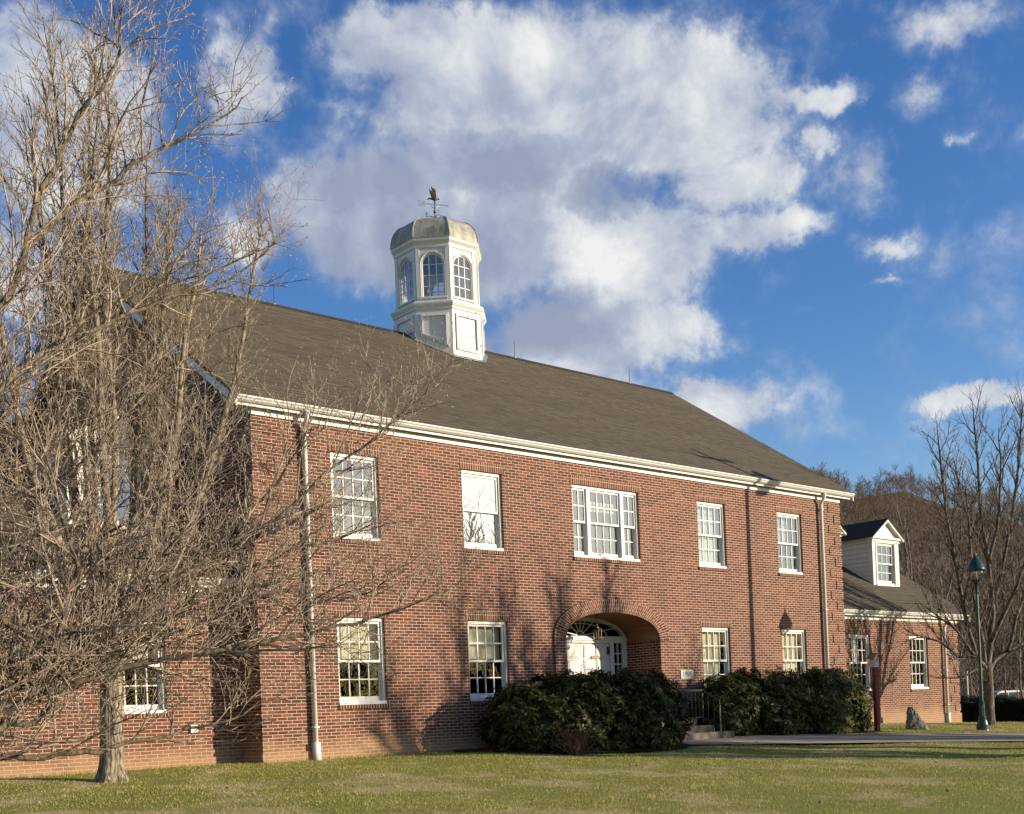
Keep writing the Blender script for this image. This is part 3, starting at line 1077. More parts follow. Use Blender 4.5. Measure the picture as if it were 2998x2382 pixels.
# ------------------------------------------------------------------ roofs
def roof_mesh(xa, xb, ya, za, yr, zr, rows, thick=.05):
    m_ = MB()
    for sgn in (1, -1):
        Y = (lambda y: y) if sgn > 0 else (lambda y: 2*yr-y)
        for k in range(rows):
            t0, t1 = k/rows, (k+1)/rows
            y0, z0, y1, z1 = ya+(yr-ya)*t0, za+(zr-za)*t0, ya+(yr-ya)*t1, za+(zr-za)*t1
            lift = .008
            m_.quad((xa, Y(y0), z0+lift), (xb, Y(y0), z0+lift), (xb, Y(y1), z1), (xa, Y(y1), z1))
            m_.quad((xa, Y(y0), z0-.001), (xb, Y(y0), z0-.001), (xb, Y(y0), z0+lift), (xa, Y(y0), z0+lift))
    loop = [(xa, ya, za), (xa, yr, zr), (xa, 2*yr-ya, za), (xa, 2*yr-ya, za-thick), (xa, yr, zr-thick), (xa, ya, za-thick)]
    m_.poly(loop)
    m_.poly([(xb, b, c) for _, b, c in reversed(loop)])
    m_.quad((xa, ya, za-thick), (xb, ya, za-thick), (xb, ya, za), (xa, ya, za))
    m_.quad((xa, ya, za-thick), (xa, yr, zr-thick), (xb, yr, zr-thick), (xb, ya, za-thick))
    m_.quad((xa, 2*yr-ya, za-thick), (xa, yr, zr-thick), (xb, yr, zr-thick), (xb, 2*yr-ya, za-thick))
    return m_


RX0, RX1 = XL-.37, XR+.37
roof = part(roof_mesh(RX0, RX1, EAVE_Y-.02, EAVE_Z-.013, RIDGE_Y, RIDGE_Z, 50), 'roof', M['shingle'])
mb = MB()
mb.prism([(RX0, RIDGE_Y-.13, RIDGE_Z-.072), (RX0, RIDGE_Y, RIDGE_Z+.025), (RX0, RIDGE_Y+.13, RIDGE_Z-.072), (RX0, RIDGE_Y, RIDGE_Z-.0)], (RX1-RX0, 0, 0))
part(mb, 'ridge_cap', M['shingle_dark'], roof)
for x in (RX0+.005, RX1-.035):                     # rake boards
    mb = MB()
    mb.prism([(x, EAVE_Y, EAVE_Z-.06), (x, RIDGE_Y, RIDGE_Z-.06), (x, 2*RIDGE_Y-EAVE_Y, EAVE_Z-.06), (x, 2*RIDGE_Y-EAVE_Y, EAVE_Z-.2), (x, RIDGE_Y, RIDGE_Z-.22), (x, EAVE_Y, EAVE_Z-.2)], (.03, 0, 0))
    part(mb, 'rake_board', M['white'], roof)
for xa, xb in ((XL-.03, XL), (XR, XR+.03)):
    mb = MB()
    mb.prism([(xa, 0, 4.72), (xa, RIDGE_Y, RIDGE_Z-.2), (xa, RIDGE_Y, RIDGE_Z-.05), (xa, 0, 4.9)], (xb-xa, 0, 0))
    part(mb, 'rake_frieze', M['white'], roof)
for px_, in ((2.4,), (9.4,), (13.7,)):             # lightning rods on the ridge
    mb = MB()
    mb.tube([(px_, RIDGE_Y, RIDGE_Z), (px_, RIDGE_Y, RIDGE_Z+.42)], [.008, .005], 5)
    mb.box(px_-.03, px_+.03, RIDGE_Y-.03, RIDGE_Y+.03, RIDGE_Z, RIDGE_Z+.03)
    part(mb, 'lightning_rod', M['dark'], roof)
for xa, xb in ((XR, WRX+.33), (WLX-.33, XL)):
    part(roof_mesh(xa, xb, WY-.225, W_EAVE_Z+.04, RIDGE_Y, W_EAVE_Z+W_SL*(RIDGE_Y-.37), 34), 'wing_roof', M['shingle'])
mb = MB()
x = WRX+.30
mb.prism([(x, .38, W_EAVE_Z-.05), (x, RIDGE_Y, W_EAVE_Z+W_SL*(RIDGE_Y-.37)-.05), (x, RIDGE_Y, W_EAVE_Z+W_SL*(RIDGE_Y-.37)-.2), (x, .38, W_EAVE_Z-.2)], (.03, 0, 0))
part(mb, 'wing_rake_board', M['white'])


def dormer(xc, y=1.74, zb=2.99):
    hw, zc = .675, 4.27
    rl = lambda yy: W_EAVE_Z+W_SL*(yy-.37)
    yback = .37+(4.95-W_EAVE_Z)/W_SL
    zr_, ze = 4.95, 4.40
    m_ = MB()
    wx0, wx1, wz0, wz1 = xc-.47, xc+.47, zb+.06, 4.235
    # front boards round the window
    m_.box(xc-hw, wx0, y, y+.1, zb-.1, zc)
    m_.box(wx1, xc+hw, y, y+.1, zb-.1, zc)
    m_.box(wx0, wx1, y, y+.1, zb-.1, wz0)
    m_.box(wx0, wx1, y, y+.1, wz1, zc)
    m_.box(xc-hw-.02, xc-hw+.11, y-.02, y+.12, zb-.12, zc)
    m_.box(xc+hw-.11, xc+hw+.02, y-.02, y+.12, zb-.12, zc)
    m_.box(wx0-.055, wx0, y-.03, y, wz0-.02, wz1+.05)
    m_.box(wx1, wx1+.055, y-.03, y, wz0-.02, wz1+.05)
    m_.box(wx0, wx1, y-.03, y, wz1, wz1+.05)
    m_.box(wx0-.07, wx1+.07, y-.045, y, wz0-.06, wz0-.02)
    # entablature and pediment
    m_.box(xc-hw-.05, xc+hw+.05, y-.05, y+.12, zc, zc+.07)
    m_.box(xc-hw-.11, xc+hw+.11, y-.11, y+.14, zc+.07, zc+.13)
    m_.prism([(xc-hw-.03, y-.02, zc+.13), (xc+hw+.03, y-.02, zc+.13), (xc, y-.02, zr_-.06)], (0, .1, 0))
    for q in (1, 2, 3):
        zz = zc+.13+.11*q
        k = (hw+.03)*(1-(zz-zc-.13)/(zr_-.06-zc-.13))-.02
        if k > .05:
            m_.box(xc-k, xc+k, y-.028, y-.02, zz, zz+.10)
    for sg in (-1, 1):
        m_.prism([(xc, y-.14, zr_-.02), (xc, y-.14, zr_-.10), (xc+sg*(hw+.15), y-.14, ze-.10), (xc+sg*(hw+.15), y-.14, ze-.03)], (0, .13, 0))
    # clapboard cheeks
    for sg in (-1, 1):
        xs_ = xc+sg*hw
        z_ = zb-.25
        while z_ < zc+.12:
            z2 = min(z_+.135, zc+.13)
            yb_ = .37+(z2-W_EAVE_Z)/W_SL+.1
            m_.box(min(xs_, xs_-sg*.03), max(xs_, xs_-sg*.03), y+.1, yb_, z_, z2)
            m_.prism([(xs_, y+.1, z_), (xs_+sg*.022, y+.1, z_), (xs_, y+.1, z2)], (0, yb_-y-.1, 0))
            z_ = z2+.0001
    d_ = part(m_, 'dormer', M['white'])
    r_ = MB()
    for sg in (-1, 1):
        ov = hw+.16
        th = .035
        r_.prism([(xc, y-.15, zr_), (xc+sg*ov, y-.15, ze-.01), (xc+sg*ov, y-.15, ze-.01-th), (xc, y-.15, zr_-th)], (0, yback-y+.3, 0))
    part(r_, 'roof', M['shingle_dark'], d_)
    # the dormer's own sash window (frame, sashes and panes are this dormer's sub-parts)
    m2, g2 = MB(), MB()
    m2.box(wx0, wx0+.03, y+.02, y+.1, wz0, wz1)
    m2.box(wx1-.03, wx1, y+.02, y+.1, wz0, wz1)
    m2.box(wx0, wx1, y+.018, y+.1, wz1-.03, wz1)
    m2.box(wx0, wx1, y+.0, y+.1, wz0, wz0+.03)
    zm = (wz0+wz1)/2
    for za, zb_, ys in ((zm-.02, wz1-.03, y+.035), (wz0+.03, zm+.02, y+.065)):
        a, b = wx0+.03, wx1-.03
        bot = .08 if za < zm-.1 else .04
        m2.box(a, a+.04, ys, ys+.03, za, zb_)
        m2.box(b-.04, b, ys, ys+.03, za, zb_)
        m2.box(a, b, ys+.001, ys+.03, zb_-.04, zb_)
        m2.box(a, b, ys+.001, ys+.03, za, za+bot)
        for k in (1, 2):
            xm = a+.04+(b-a-.08)*k/3
            m2.box(xm-.01, xm+.01, ys+.004, ys+.026, za+bot, zb_-.04)
        zz = (za+bot+zb_-.04)/2
        m2.box(a+.04, b-.04, ys+.005, ys+.025, zz-.01, zz+.01)
        g2.quad((a, ys+.016, za+.02), (b, ys+.016, za+.02), (b, ys+.016, zb_-.02), (a, ys+.016, zb_-.02))
    part(m2, 'window', M['white'], d_)
    part(g2, 'pane', M['glass_up'], d_)


for xc_ in (20.05, 17.06, -3.13, -6.12):
    dormer(xc_)

# ------------------------------------------------------------------ cupola
CUX, CUY = 6.97, RIDGE_Y
def octo(r_ap, z, k0=0):
    """corners of an octagon with flat sides towards the lawn"""
    R_ = r_ap/math.cos(math.pi/8)
    return [(CUX+R_*math.cos(math.pi/8+math.pi/4*k), CUY+R_*math.sin(math.pi/8+math.pi/4*k), z) for k in range(8)]


def octo_rings(m_, rings, cap=True):
    L = [octo(r, z) for r, z in rings]
    for a, b in zip(L[:-1], L[1:]):
        for k in range(8):
            m_.quad(a[k], a[(k+1) % 8], b[(k+1) % 8], b[k])
    if cap:
        m_.poly(L[-1])
        m_.poly(list(reversed(L[0])))


def face_frame(k, ap):
    """local frame of side k: origin at its middle, u along, n outwards"""
    th = math.pi/4*k
    n = Vector((math.cos(th), math.sin(th), 0))
    u = Vector((-math.sin(th), math.cos(th), 0))
    return Vector((CUX, CUY, 0))+n*ap, u, n


roof_z = lambda y: RIDGE_Z-SLOPE*abs(y-RIDGE_Y)
AB, AL = 1.035, .955
mb = MB()
octo_rings(mb, [(AB, 7.6), (AB, 9.28)])
cup = part(mb, 'cupola', M['white_old'])
mb = MB()
octo_rings(mb, [(AB+.004, 9.26), (AB+.03, 9.28), (AB+.03, 9.31), (AB+.07, 9.37), (AB+.08, 9.40), (AB+.08, 9.43), (AB+.02, 9.47), (AL+.03, 9.50)])
part(mb, 'cornice', M['white_old'], cup)
mb = MB()
octo_rings(mb, [(AL+.004, 10.74), (AL+.03, 10.76), (AL+.03, 10.83), (AL+.09, 10.90), (AL+.10, 10.95), (AL+.05, 10.97)])
part(mb, 'cornice', M['white_old'], cup)
mb = MB()                                          # panel mouldings of the base, cut to the slope of the roof
for k in range(8):
    o_, u_, n_ = face_frame(k, AB)
    hs = AB*math.tan(math.pi/8)
    ua, ub = -hs+.09, hs-.09
    def P3(u, z, d):
        p = o_+u_*u+n_*d
        return (p.x, p.y, z)
    rz = lambda u: roof_z((o_+u_*u).y)+.17
    zo = 9.17
    for (u0, z0), (u1, z1), (v0, y0), (v1, y1) in (
            ((ua, zo), (ub, zo), (ua+.06, zo-.06), (ub-.06, zo-.06)), ((ub, zo), (ub, rz(ub)), (ub-.06, zo-.06), (ub-.06, rz(ub-.06)+.06)),
            ((ub, rz(ub)), (ua, rz(ua)), (ub-.06, rz(ub-.06)+.06), (ua+.06, rz(ua+.06)+.06)), ((ua, rz(ua)), (ua, zo), (ua+.06, rz(ua+.06)+.06), (ua+.06, zo-.06))):
        mb.quad(P3(u0, z0, .002), P3(u1, z1, .002), P3(u1, z1, .03), P3(u0, z0, .03))
        mb.quad(P3(u0, z0, .03), P3(u1, z1, .03), P3(v1, y1, .045), P3(v0, y0, .045))
        mb.quad(P3(v0, y0, .045), P3(v1, y1, .045), P3(v1, y1, .002), P3(v0, y0, .002))
    mb.quad(P3(-hs-.01, roof_z((o_-u_*hs).y)-.06, .012), P3(hs+.01, roof_z((o_+u_*hs).y)-.06, .012), P3(hs+.01, roof_z((o_+u_*hs).y)+.06, .012), P3(-hs-.01, roof_z((o_-u_*hs).y)+.06, .012))
part(mb, 'panel_moulding', M['white_old'], cup)
mb = MB()                                          # flashing where the base meets the roof
for k in range(8):
    o_, u_, n_ = face_frame(k, AB)
    hs = AB*math.tan(math.pi/8)
    a, b = o_-u_*(hs+.02)+n_*.015, o_+u_*(hs+.02)+n_*.015
    a2, b2 = o_-u_*(hs+.05)+n_*.09, o_+u_*(hs+.05)+n_*.09
    mb.quad((a.x, a.y, roof_z(a.y)+.05), (b.x, b.y, roof_z(b.y)+.05), (b2.x, b2.y, roof_z(b2.y)+.022), (a2.x, a2.y, roof_z(a2.y)+.022))
part(mb, 'flashing', M['silver'], cup)
# lantern storey: eight sides with arched windows
mb = MB()
LZ0, LZ1 = 9.50, 10.75
octo_rings(mb, [(AL, 9.46), (AL, 9.52)])
hs = AL*math.tan(math.pi/8)
OW, OZ0, OZS, OZC = .262, 9.60, 10.36, 10.62
for k in range(8):
    o_, u_, n_ = face_frame(k, AL)
    def P3(u, z, d):
        p = o_+u_*u+n_*d
        return (p.x, p.y, z)
    for d in (0.0, -.09):
        mb.quad(P3(-hs, LZ0, d), P3(-OW, LZ0, d), P3(-OW, LZ1, d), P3(-hs, LZ1, d))
        mb.quad(P3(OW, LZ0, d), P3(hs, LZ0, d), P3(hs, LZ1, d), P3(OW, LZ1, d))
        mb.quad(P3(-OW, LZ0, d), P3(OW, LZ0, d), P3(OW, OZ0, d), P3(-OW, OZ0, d))
        ap_ = [(OW*math.cos(math.pi*i/14), OZS+(OZC-OZS)*math.sin(math.pi*i/14)) for i in range(15)]
        for p, q in zip(ap_[:-1], ap_[1:]):
            mb.quad(P3(q[0], q[1], d), P3(p[0], p[1], d), P3(p[0], LZ1, d), P3(q[0], LZ1, d))
    loop = [(-OW, OZ0), (OW, OZ0), (OW, OZS)] + ap_[1:] 
    for p, q in zip(loop, loop[1:]+loop[:1]):
        mb.quad(P3(p[0], p[1], 0), P3(q[0], q[1], 0), P3(q[0], q[1], -.09), P3(p[0], p[1], -.09))
    # corner posts and arch moulding
    for s_ in (-1, 1):
        a = s_*(hs-.085)
        mb.quad(P3(a-.085*(s_ < 0), LZ0, .02), P3(a+.085*(s_ > 0), LZ0, .02), P3(a+.085*(s_ > 0), LZ1, .02), P3(a-.085*(s_ < 0), LZ1, .02))
        mb.quad(P3(a, LZ0, 0), P3(a, LZ0, .02), P3(a, LZ1, .02), P3(a, LZ1, 0))
    mo = [(-OW-.03, OZ0-.02)] + [((OW+.03)*math.cos(math.pi*(1-i/14)), OZS+(OZC-OZS+.03)*math.sin(math.pi*i/14)) for i in range(15)] + [(OW+.03, OZ0-.02)]
    mb.tube([P3(a, b, .008) for a, b in mo], .016, 5)
    mb.box(-OW-.06, OW+.06, -.0, .04, OZ0-.05, OZ0-.01, M=Matrix(((u_.x, n_.x, 0, o_.x), (u_.y, n_.y, 0, o_.y), (0, 0, 1, 0), (0, 0, 0, 1))))
mb.poly(octo(AL-.02, 9.53))
part(mb, 'lantern', M['white_old'], cup)
mb = MB()
mb.poly(octo(AL-.01, 10.74))
part(mb, 'lantern_ceiling', M['white_old'], cup)
for k in range(8):
    mb, gb = MB(), MB()
    o_, u_, n_ = face_frame(k, AL)
    def P3(u, z, d):
        p = o_+u_*u+n_*d
        return (p.x, p.y, z)
    for s_ in (-1, 1):
        uu = s_*OW/3
        zt = OZS+(OZC-OZS)*math.sqrt(1-1/9)
        mb.tube([P3(uu, OZ0, -.04), P3(uu, zt, -.04)], .012, 4)
    for i in (1, 2, 3):
        zz = OZ0+(OZC-OZ0)*i/4
        mb.tube([P3(-OW, zz, -.04), P3(OW, zz, -.04)], .012, 4)
    fr_ = [(-OW+.012, OZ0), (OW-.012, OZ0)] + [((OW-.012)*math.cos(math.pi*i/14), OZS+(OZC-OZS-.012)*math.sin(math.pi*i/14)) for i in range(15)] + [(-OW+.012, OZ0)]
    mb.tube([P3(a, b, -.04) for a, b in fr_], .018, 4)
    gb.poly([P3(a, b, -.045) for a, b in ([(-OW, OZ0), (OW, OZ0)]+[(OW*math.cos(math.pi*i/14), OZS+(OZC-OZS)*math.sin(math.pi*i/14)) for i in range(15)])])
    part(mb, 'lantern_window', M['white'], cup)
    part(gb, 'pane', M['glass_up'], cup)
mb = MB()
DR = 1.045
prof = [(DR+.015, 10.955), (DR+.015, 10.985)] + [(.58+(DR-.58)*math.cos(a)**.9 if a < math.pi/2-.01 else .58, 10.99+.58*math.sin(a)) for a in [math.pi/2*i/9 for i in range(10)]] + [(.35, 11.63), (.05, 11.69)]
octo_rings(mb, prof)
part(mb, 'dome', M['dome'], cup)
mb = MB()                                          # raised seams along the dome's edges
for k in range(8):
    R8 = 1/math.cos(math.pi/8)
    a = math.pi/8+math.pi/4*k
    mb.tube([(CUX+r*R8*math.cos(a), CUY+r*R8*math.sin(a), z) for r, z in prof[2:]], .018, 5)
part(mb, 'dome_seam', M['dome'], cup)

# ------------------------------------------------------------------ weather vane on the dome
vane = empty('weather_vane', (CUX, CUY, 11.69))
tag(vane, 'metal weather vane with an eagle over an arrow on the white cupola dome', 'weather vane')
vinv = Matrix.Translation((-CUX, -CUY, -11.69))


def vpart(o):
    o.parent = vane
    o.matrix_parent_inverse = vinv
    return o


VZ = 12.17
ad = Vector((RT.x, RT.y, 0)).normalized()          # the arrow happens to point along the view's right
ad = (ad*.97+Vector((.2, .25, 0))).normalized()
bd_ = Vector((-ad.y, ad.x, 0))
mb = MB()
mb.tube([(CUX, CUY, 11.66), (CUX, CUY, VZ)], .013, 6)
mb.lathe([(.012, 11.95), (.035, 11.97), (.035, 12.0), (.012, 12.03)], CUX, CUY, 10)
vpart(mb.build('pole', M['dark']))


def vp(a, h, b=0.0):
    p = Vector((CUX, CUY, VZ))+ad*a+bd_*b
    return (p.x, p.y, VZ+h)


mb = MB()
mb.tube([vp(-.30, 0), vp(.33, 0)], .011, 6)
mb.prism([vp(-.42, .062, -.004), vp(-.25, .062, -.004), vp(-.20, .01, -.004), vp(-.25, -.062, -.004), vp(-.42, -.062, -.004), vp(-.385, 0, -.004)], bd_*.008)
mb.prism([vp(.30, .032, -.004), vp(.385, 0, -.004), vp(.30, -.032, -.004)], bd_*.008)
mb.tube([vp(.09*math.cos(math.pi*i/10), -.005-.085*math.sin(math.pi*i/10)) for i in range(11)], .007, 5)
vpart(mb.build('arrow', M['silver']))
mb = MB()
mb.tube([vp(-.135, .125), vp(-.10, .135), vp(-.04, .135), vp(.01, .12), vp(.055, .125), vp(.085, .145), vp(.115, .14), vp(.135, .12)], [.006, .022, .034, .036, .026, .02, .017, .003], 8)
mb.tube([vp(-.01, .10), vp(.0, .03), vp(.015, .005)], [.016, .011, .01], 6)
mb.tube([vp(.012, .10), vp(.02, .03), vp(.03, .005)], [.016, .011, .01], 6)
mb.prism([vp(-.09, .135, -.035), vp(-.165, .115, -.05), vp(-.175, .10, 0), vp(-.165, .115, .05), vp(-.09, .135, .035)], (0, 0, .008))
for s_ in (-1, 1):
    sp = .03*s_
    wing = [(.048, .15), (.04, .25), (.03, .32), (-.015, .38), (-.038, .365), (-.078, .425), (-.074, .39), (-.085, .40), (-.076, .35), (-.07, .31), (-.055, .25), (-.032, .2), (-.01, .145)]
    mb.prism([vp(a-(.02 if s_ > 0 else 0), h-(.02 if s_ > 0 else 0), sp+s_*(h-.15)*.10) for a, h in wing], bd_*.008)
vpart(mb.build('eagle', M['bronze']))
mb = MB()
dirs = {'W': Vector((.80, -.18, 0)), 'E': Vector((-.80, .18, 0)), 'S': Vector((.18, .80, 0))*-1, 'N': Vector((.18, .80, 0))}
cz = 11.86
for d_ in (dirs['W'], dirs['N']):
    q = d_*.19
    mb.tube([(CUX-q.x, CUY-q.y, cz), (CUX+q.x, CUY+q.y, cz)], .008, 5)
vpart(mb.build('compass_bar', M['dark']))
for ch, d_ in dirs.items():
    o = text_mesh(ch, .15, (0, 0, 0), M['silver'] if ch in 'NS' else M['dark'], 'compass_letter', None, .006)
    ang = math.atan2(d_.y, d_.x)
    q = d_*.26
    o.data.transform(Matrix.Translation((CUX+q.x, CUY+q.y, cz+.02)) @ Matrix.Rotation(ang if ch in 'WS' else ang+math.pi*(ch in 'NE'), 4, 'Z'))
    vpart(o)

# ------------------------------------------------------------------ porch lantern, window sign, ornaments
LX, LYY = 6.71, .46
lan = empty('porch_lantern', (LX, LYY, 1.72))
tag(lan, 'glass and metal lantern hanging by a chain under the brick porch arch', 'lantern')
linv = Matrix.Translation((-LX, -LYY, -1.72))
mb = MB()
mb.tube([(LX, LYY, 1.73), (LX, LYY, 1.50)], .008, 5)
mb.lathe([(.05, 1.72), (.05, 1.705), (.01, 1.70)], LX, LYY, 10)
for i in range(5):
    mb.lathe([(.004, 1.53+.035*i), (.014, 1.545+.035*i), (.004, 1.56+.035*i)], LX, LYY, 6)
a = mb.build('chain', M['brass'])
mb = MB()
mb.lathe([(.012, 1.50), (.03, 1.47), (.035, 1.45), (.085, 1.42), (.095, 1.40)], LX, LYY, 6)
mb.lathe([(.085, 1.20), (.09, 1.215), (.02, 1.22)], LX, LYY, 6)
for k in range(6):
    t = math.pi/3*k
    mb.tube([(LX+.088*math.cos(t), LYY+.088*math.sin(t), 1.205), (LX+.088*math.cos(t), LYY+.088*math.sin(t), 1.405)], .006, 4)
mb.tube([(LX, LYY, 1.22), (LX, LYY, 1.32)], [.012, .009], 6)
b = mb.build('frame', M['brass'])
mb = MB()
for k in range(6):
    t, t2 = math.pi/3*k, math.pi/3*(k+1)
    mb.quad((LX+.086*math.cos(t), LYY+.086*math.sin(t), 1.21), (LX+.086*math.cos(t2), LYY+.086*math.sin(t2), 1.21), (LX+.086*math.cos(t2), LYY+.086*math.sin(t2), 1.40), (LX+.086*math.cos(t), LYY+.086*math.sin(t), 1.40))
c = mb.build('pane', M['glass_lamp'])
for o in (a, b, c):
    o.parent = lan
    o.matrix_parent_inverse = linv

sx0, sx1 = W3[0]+.56, W3[1]-.60
sz0, sz1 = 3.80, 4.00
mb = MB()
mb.box(sx0, sx1, .150, .158, sz0, sz1)
sg = mb.build('window_sign', M['sign_board'])
tag(sg, 'pale board with brown letters TOWN HALL hung inside the triple window above the porch', 'sign')
text_mesh('TOWN HALL', .16, ((sx0+sx1)/2, .148, (sz0+sz1)/2), M['sign_ink'], 'lettering', sg, .003, 1.12, .72)
for k, (x, h, mt) in enumerate(((.22, .10, 'red_item'), (.62, .13, 'red_item'), (.78, .22, 'birdbox'))):
    mb = MB()
    mb.lathe([(.035, UP_B+.06), (.045, UP_B+.06+h*.3), (.03, UP_B+.06+h*.6), (.035, UP_B+.06+h*.8), (.005, UP_B+.06+h)], x, .19, 10)
    o = mb.build('ornament', M[mt], smooth=True)
    tag(o, ['small red ornament at the left end of an upper window sill', 'small red ornament beside a taller pale one in an upper window', 'pale tall ornament in the upper window nearest the bare trees'][k], 'ornament')

# ------------------------------------------------------------------ steps and handrail by the porch
mb = MB()
mb.box(7.35, 8.50, -.62, -.05, -1.1, -.52)
mb.box(7.25, 8.62, -.98, -.62, -1.1, -.665)
mb.box(7.2, 8.80, -1.35, -.98, -1.2, -.80)
st = mb.build('front_steps', M['concrete'])
tag(st, 'low concrete steps between the two rhododendron groups at the end of the walk', 'steps')
hr = empty('handrail', (8.45, -.8, -.6))
tag(hr, 'grey metal railing with thin balusters beside the concrete steps', 'railing')
hinv = Matrix.Translation((-8.45, .8, .6))
RY = -.68
mb = MB()
mb.tube([(7.2, RY, .07), (8.62, RY, .07)], .02, 6)
mb.tube([(7.2, RY, -.50), (8.62, RY, -.50)], .014, 6)
mb.tube([(8.62, RY, .07), (8.66, RY-.42, -.16)], .02, 6)
mb.tube([(8.62, RY, -.50), (8.66, RY-.42, -.70)], .014, 6)
a = mb.build('rail', M['iron'])
mb = MB()
for i in range(11):
    x = 7.3+.122*i
    mb.tube([(x, RY, -.50), (x, RY, .07)], .008, 5)
for t in (.33, .66):
    mb.tube([(8.62+.04*t, RY-.42*t, -.50-.20*t), (8.62+.04*t, RY-.42*t, .07-.23*t)], .008, 5)
b = mb.build('baluster', M['iron'])
o_list = [a, b]
for x, y, z0, z1 in ((8.62, RY, -.6, .08), (7.2, RY, -.6, .08), (8.66, RY-.42, -.85, -.15)):
    mb = MB()
    mb.tube([(x, y, z0), (x, y, z1)], .024, 6)
    o_list.append(mb.build('post', M['iron']))
for o in o_list:
    o.parent = hr
    o.matrix_parent_inverse = hinv

# ------------------------------------------------------------------ birdhouse, boulder, street lamp
BX, BY = 13.03, -2.08
bh = empty('birdhouse', (BX, BY, -1.02))
tag(bh, 'small birdhouse with a cedar roof on a tall dark red wooden post', 'birdhouse')
binv = Matrix.Translation((-BX, -BY, 1.02))
R_ = Matrix.Translation((BX, BY, 0)) @ Matrix.Rotation(math.radians(-12), 4, 'Z')
mb = MB()
mb.box(-.047, .047, -.047, .047, -1.2, .46, M=R_)
a = mb.build('post', M['post_red'])
mb = MB()
mb.prism([(-.062, -.075, .46), (.062, -.075, .46), (.062, -.075, .68), (0, -.075, .75), (-.062, -.075, .68)], (0, .15, 0), M=R_)
b = mb.build('box', M['birdbox'])
mb = MB()
for s_ in (-1, 1):
    mb.prism([(0, -.125, .785), (s_*.125, -.125, .672), (s_*.125, -.125, .652), (0, -.125, .762)], (0, .25, 0), M=R_)
c = mb.build('roof', M['shingle_wood'])
mb = MB()
mb.tube([R_ @ Vector((0, -.074, .63)), R_ @ Vector((0, -.079, .63))], .018, 10)
d = mb.build('entrance_hole', M['dark'])
mb = MB()
mb.tube([R_ @ Vector((0, -.075, .585)), R_ @ Vector((0, -.11, .585))], .006, 6)
e = mb.build('perch', M['shingle_wood'])
for o in (a, b, c, d, e):
    o.parent = bh
    o.matrix_parent_inverse = binv

r3 = random.Random(12)
rc = Vector((14.87, -2.05, -1.03))
RV, RF = [], []
nr, na = 12, 22
side_v = Vector((.75, -.66, 0))
front_v = Vector((.66, .75, 0))
for j in range(nr+1):
    t = j/nr
    h = .60*t
    lo, hi = -.295+.05*t*t, .31-.44*t**.9            # leaning triangle seen from the lawn
    if t > .93:
        lo, hi = lo+.03, hi-.02
    for k in range(na):
        a = 2*math.pi*k/na
        c0, half = (lo+hi)/2, (hi-lo)/2
        ca, sa = math.cos(a), math.sin(a)
        u = c0+half*math.copysign(abs(ca)**.7, ca)
        v = .15*(1-.6*t)*math.copysign(abs(sa)**.7, sa)
        p = rc+side_v*(u+r3.uniform(-.014, .014))+front_v*(v+r3.uniform(-.016, .016))
        RV.append((p.x, p.y, rc.z-.05+h+r3.uniform(-.012, .012)))
for j in range(nr):
    for k in range(na):
        RF.append((j*na+k, j*na+(k+1) % na, (j+1)*na+(k+1) % na, (j+1)*na+k))
mb = MB()
mb.v, mb.f = RV, RF+[tuple(nr*na+k for k in range(na))]
tag(mb.build('boulder', M['rock']), 'grey leaning rock standing on the grass before the right wing', 'rock')

LPX, LPY = 15.34, -3.39
gz = -1.12
lamp = empty('street_lamp', (LPX, LPY, gz))
tag(lamp, 'dark green cast iron street lamp with a bell-shaped hood at the edge of the walk', 'street lamp')
pinv = Matrix.Translation((-LPX, -LPY, -gz))
LP = []
mb = MB()
mb.lathe([(.15, gz-.1), (.15, gz+.02), (.142, gz+.05), (.142, gz+.14), (.125, gz+.17), (.115, gz+.22), (.10, gz+.27), (.078, gz+.31), (.085, gz+.33), (.085, gz+.355), (.07, gz+.37)], LPX, LPY, 20)
mb.lathe([(.066, gz+.36), (.058, gz+.60), (.052, gz+.62)], LPX, LPY, 24, .14)
mb.lathe([(.055, gz+.61), (.066, gz+.63), (.066, gz+.65), (.05, gz+.665), (.06, gz+.69), (.045, gz+.72)], LPX, LPY, 20)
LP.append(mb.build('base', M['green_metal'], smooth=False))
mb = MB()
mb.lathe([(.041, gz+.70), (.036, gz+1.6), (.031, gz+2.6), (.029, gz+3.20)], LPX, LPY, 16)
mb.lathe([(.03, gz+3.19), (.045, gz+3.24), (.036, gz+3.27), (.045, gz+3.36), (.07, gz+3.44), (.10, gz+3.47), (.105, gz+3.49), (.06, gz+3.50)], LPX, LPY, 20)
LP.append(mb.build('shaft', M['green_metal'], smooth=False))
mb = MB()
mb.lathe([(.09, gz+3.495), (.135, gz+3.56), (.158, gz+3.64), (.16, gz+3.70), (.15, gz+3.76)], LPX, LPY, 24)
LP.append(mb.build('globe', M['glass_lamp'], smooth=True))
mb = MB()
mb.lathe([(.03, gz+3.50), (.03, gz+3.56), (.022, gz+3.57), (.022, gz+3.70)], LPX, LPY, 10)
LP.append(mb.build('lamp_holder', M['silver']))
mb = MB()
mb.lathe([(.20, gz+3.735), (.215, gz+3.745), (.212, gz+3.775), (.198, gz+3.80), (.185, gz+3.84), (.16, gz+3.89), (.125, gz+3.945), (.085, gz+4.0), (.05, gz+4.05), (.03, gz+4.085), (.022, gz+4.10), (.03, gz+4.115), (.018, gz+4.135), (.008, gz+4.19), (.002, gz+4.22)], LPX, LPY, 28)
for k in range(4):
    t = math.pi/2*k+.5
    mb.tube([(LPX+.10*math.cos(t), LPY+.10*math.sin(t), gz+3.49), (LPX+.165*math.cos(t), LPY+.165*math.sin(t), gz+3.63), (LPX+.185*math.cos(t), LPY+.185*math.sin(t), gz+3.75)], .008, 4)
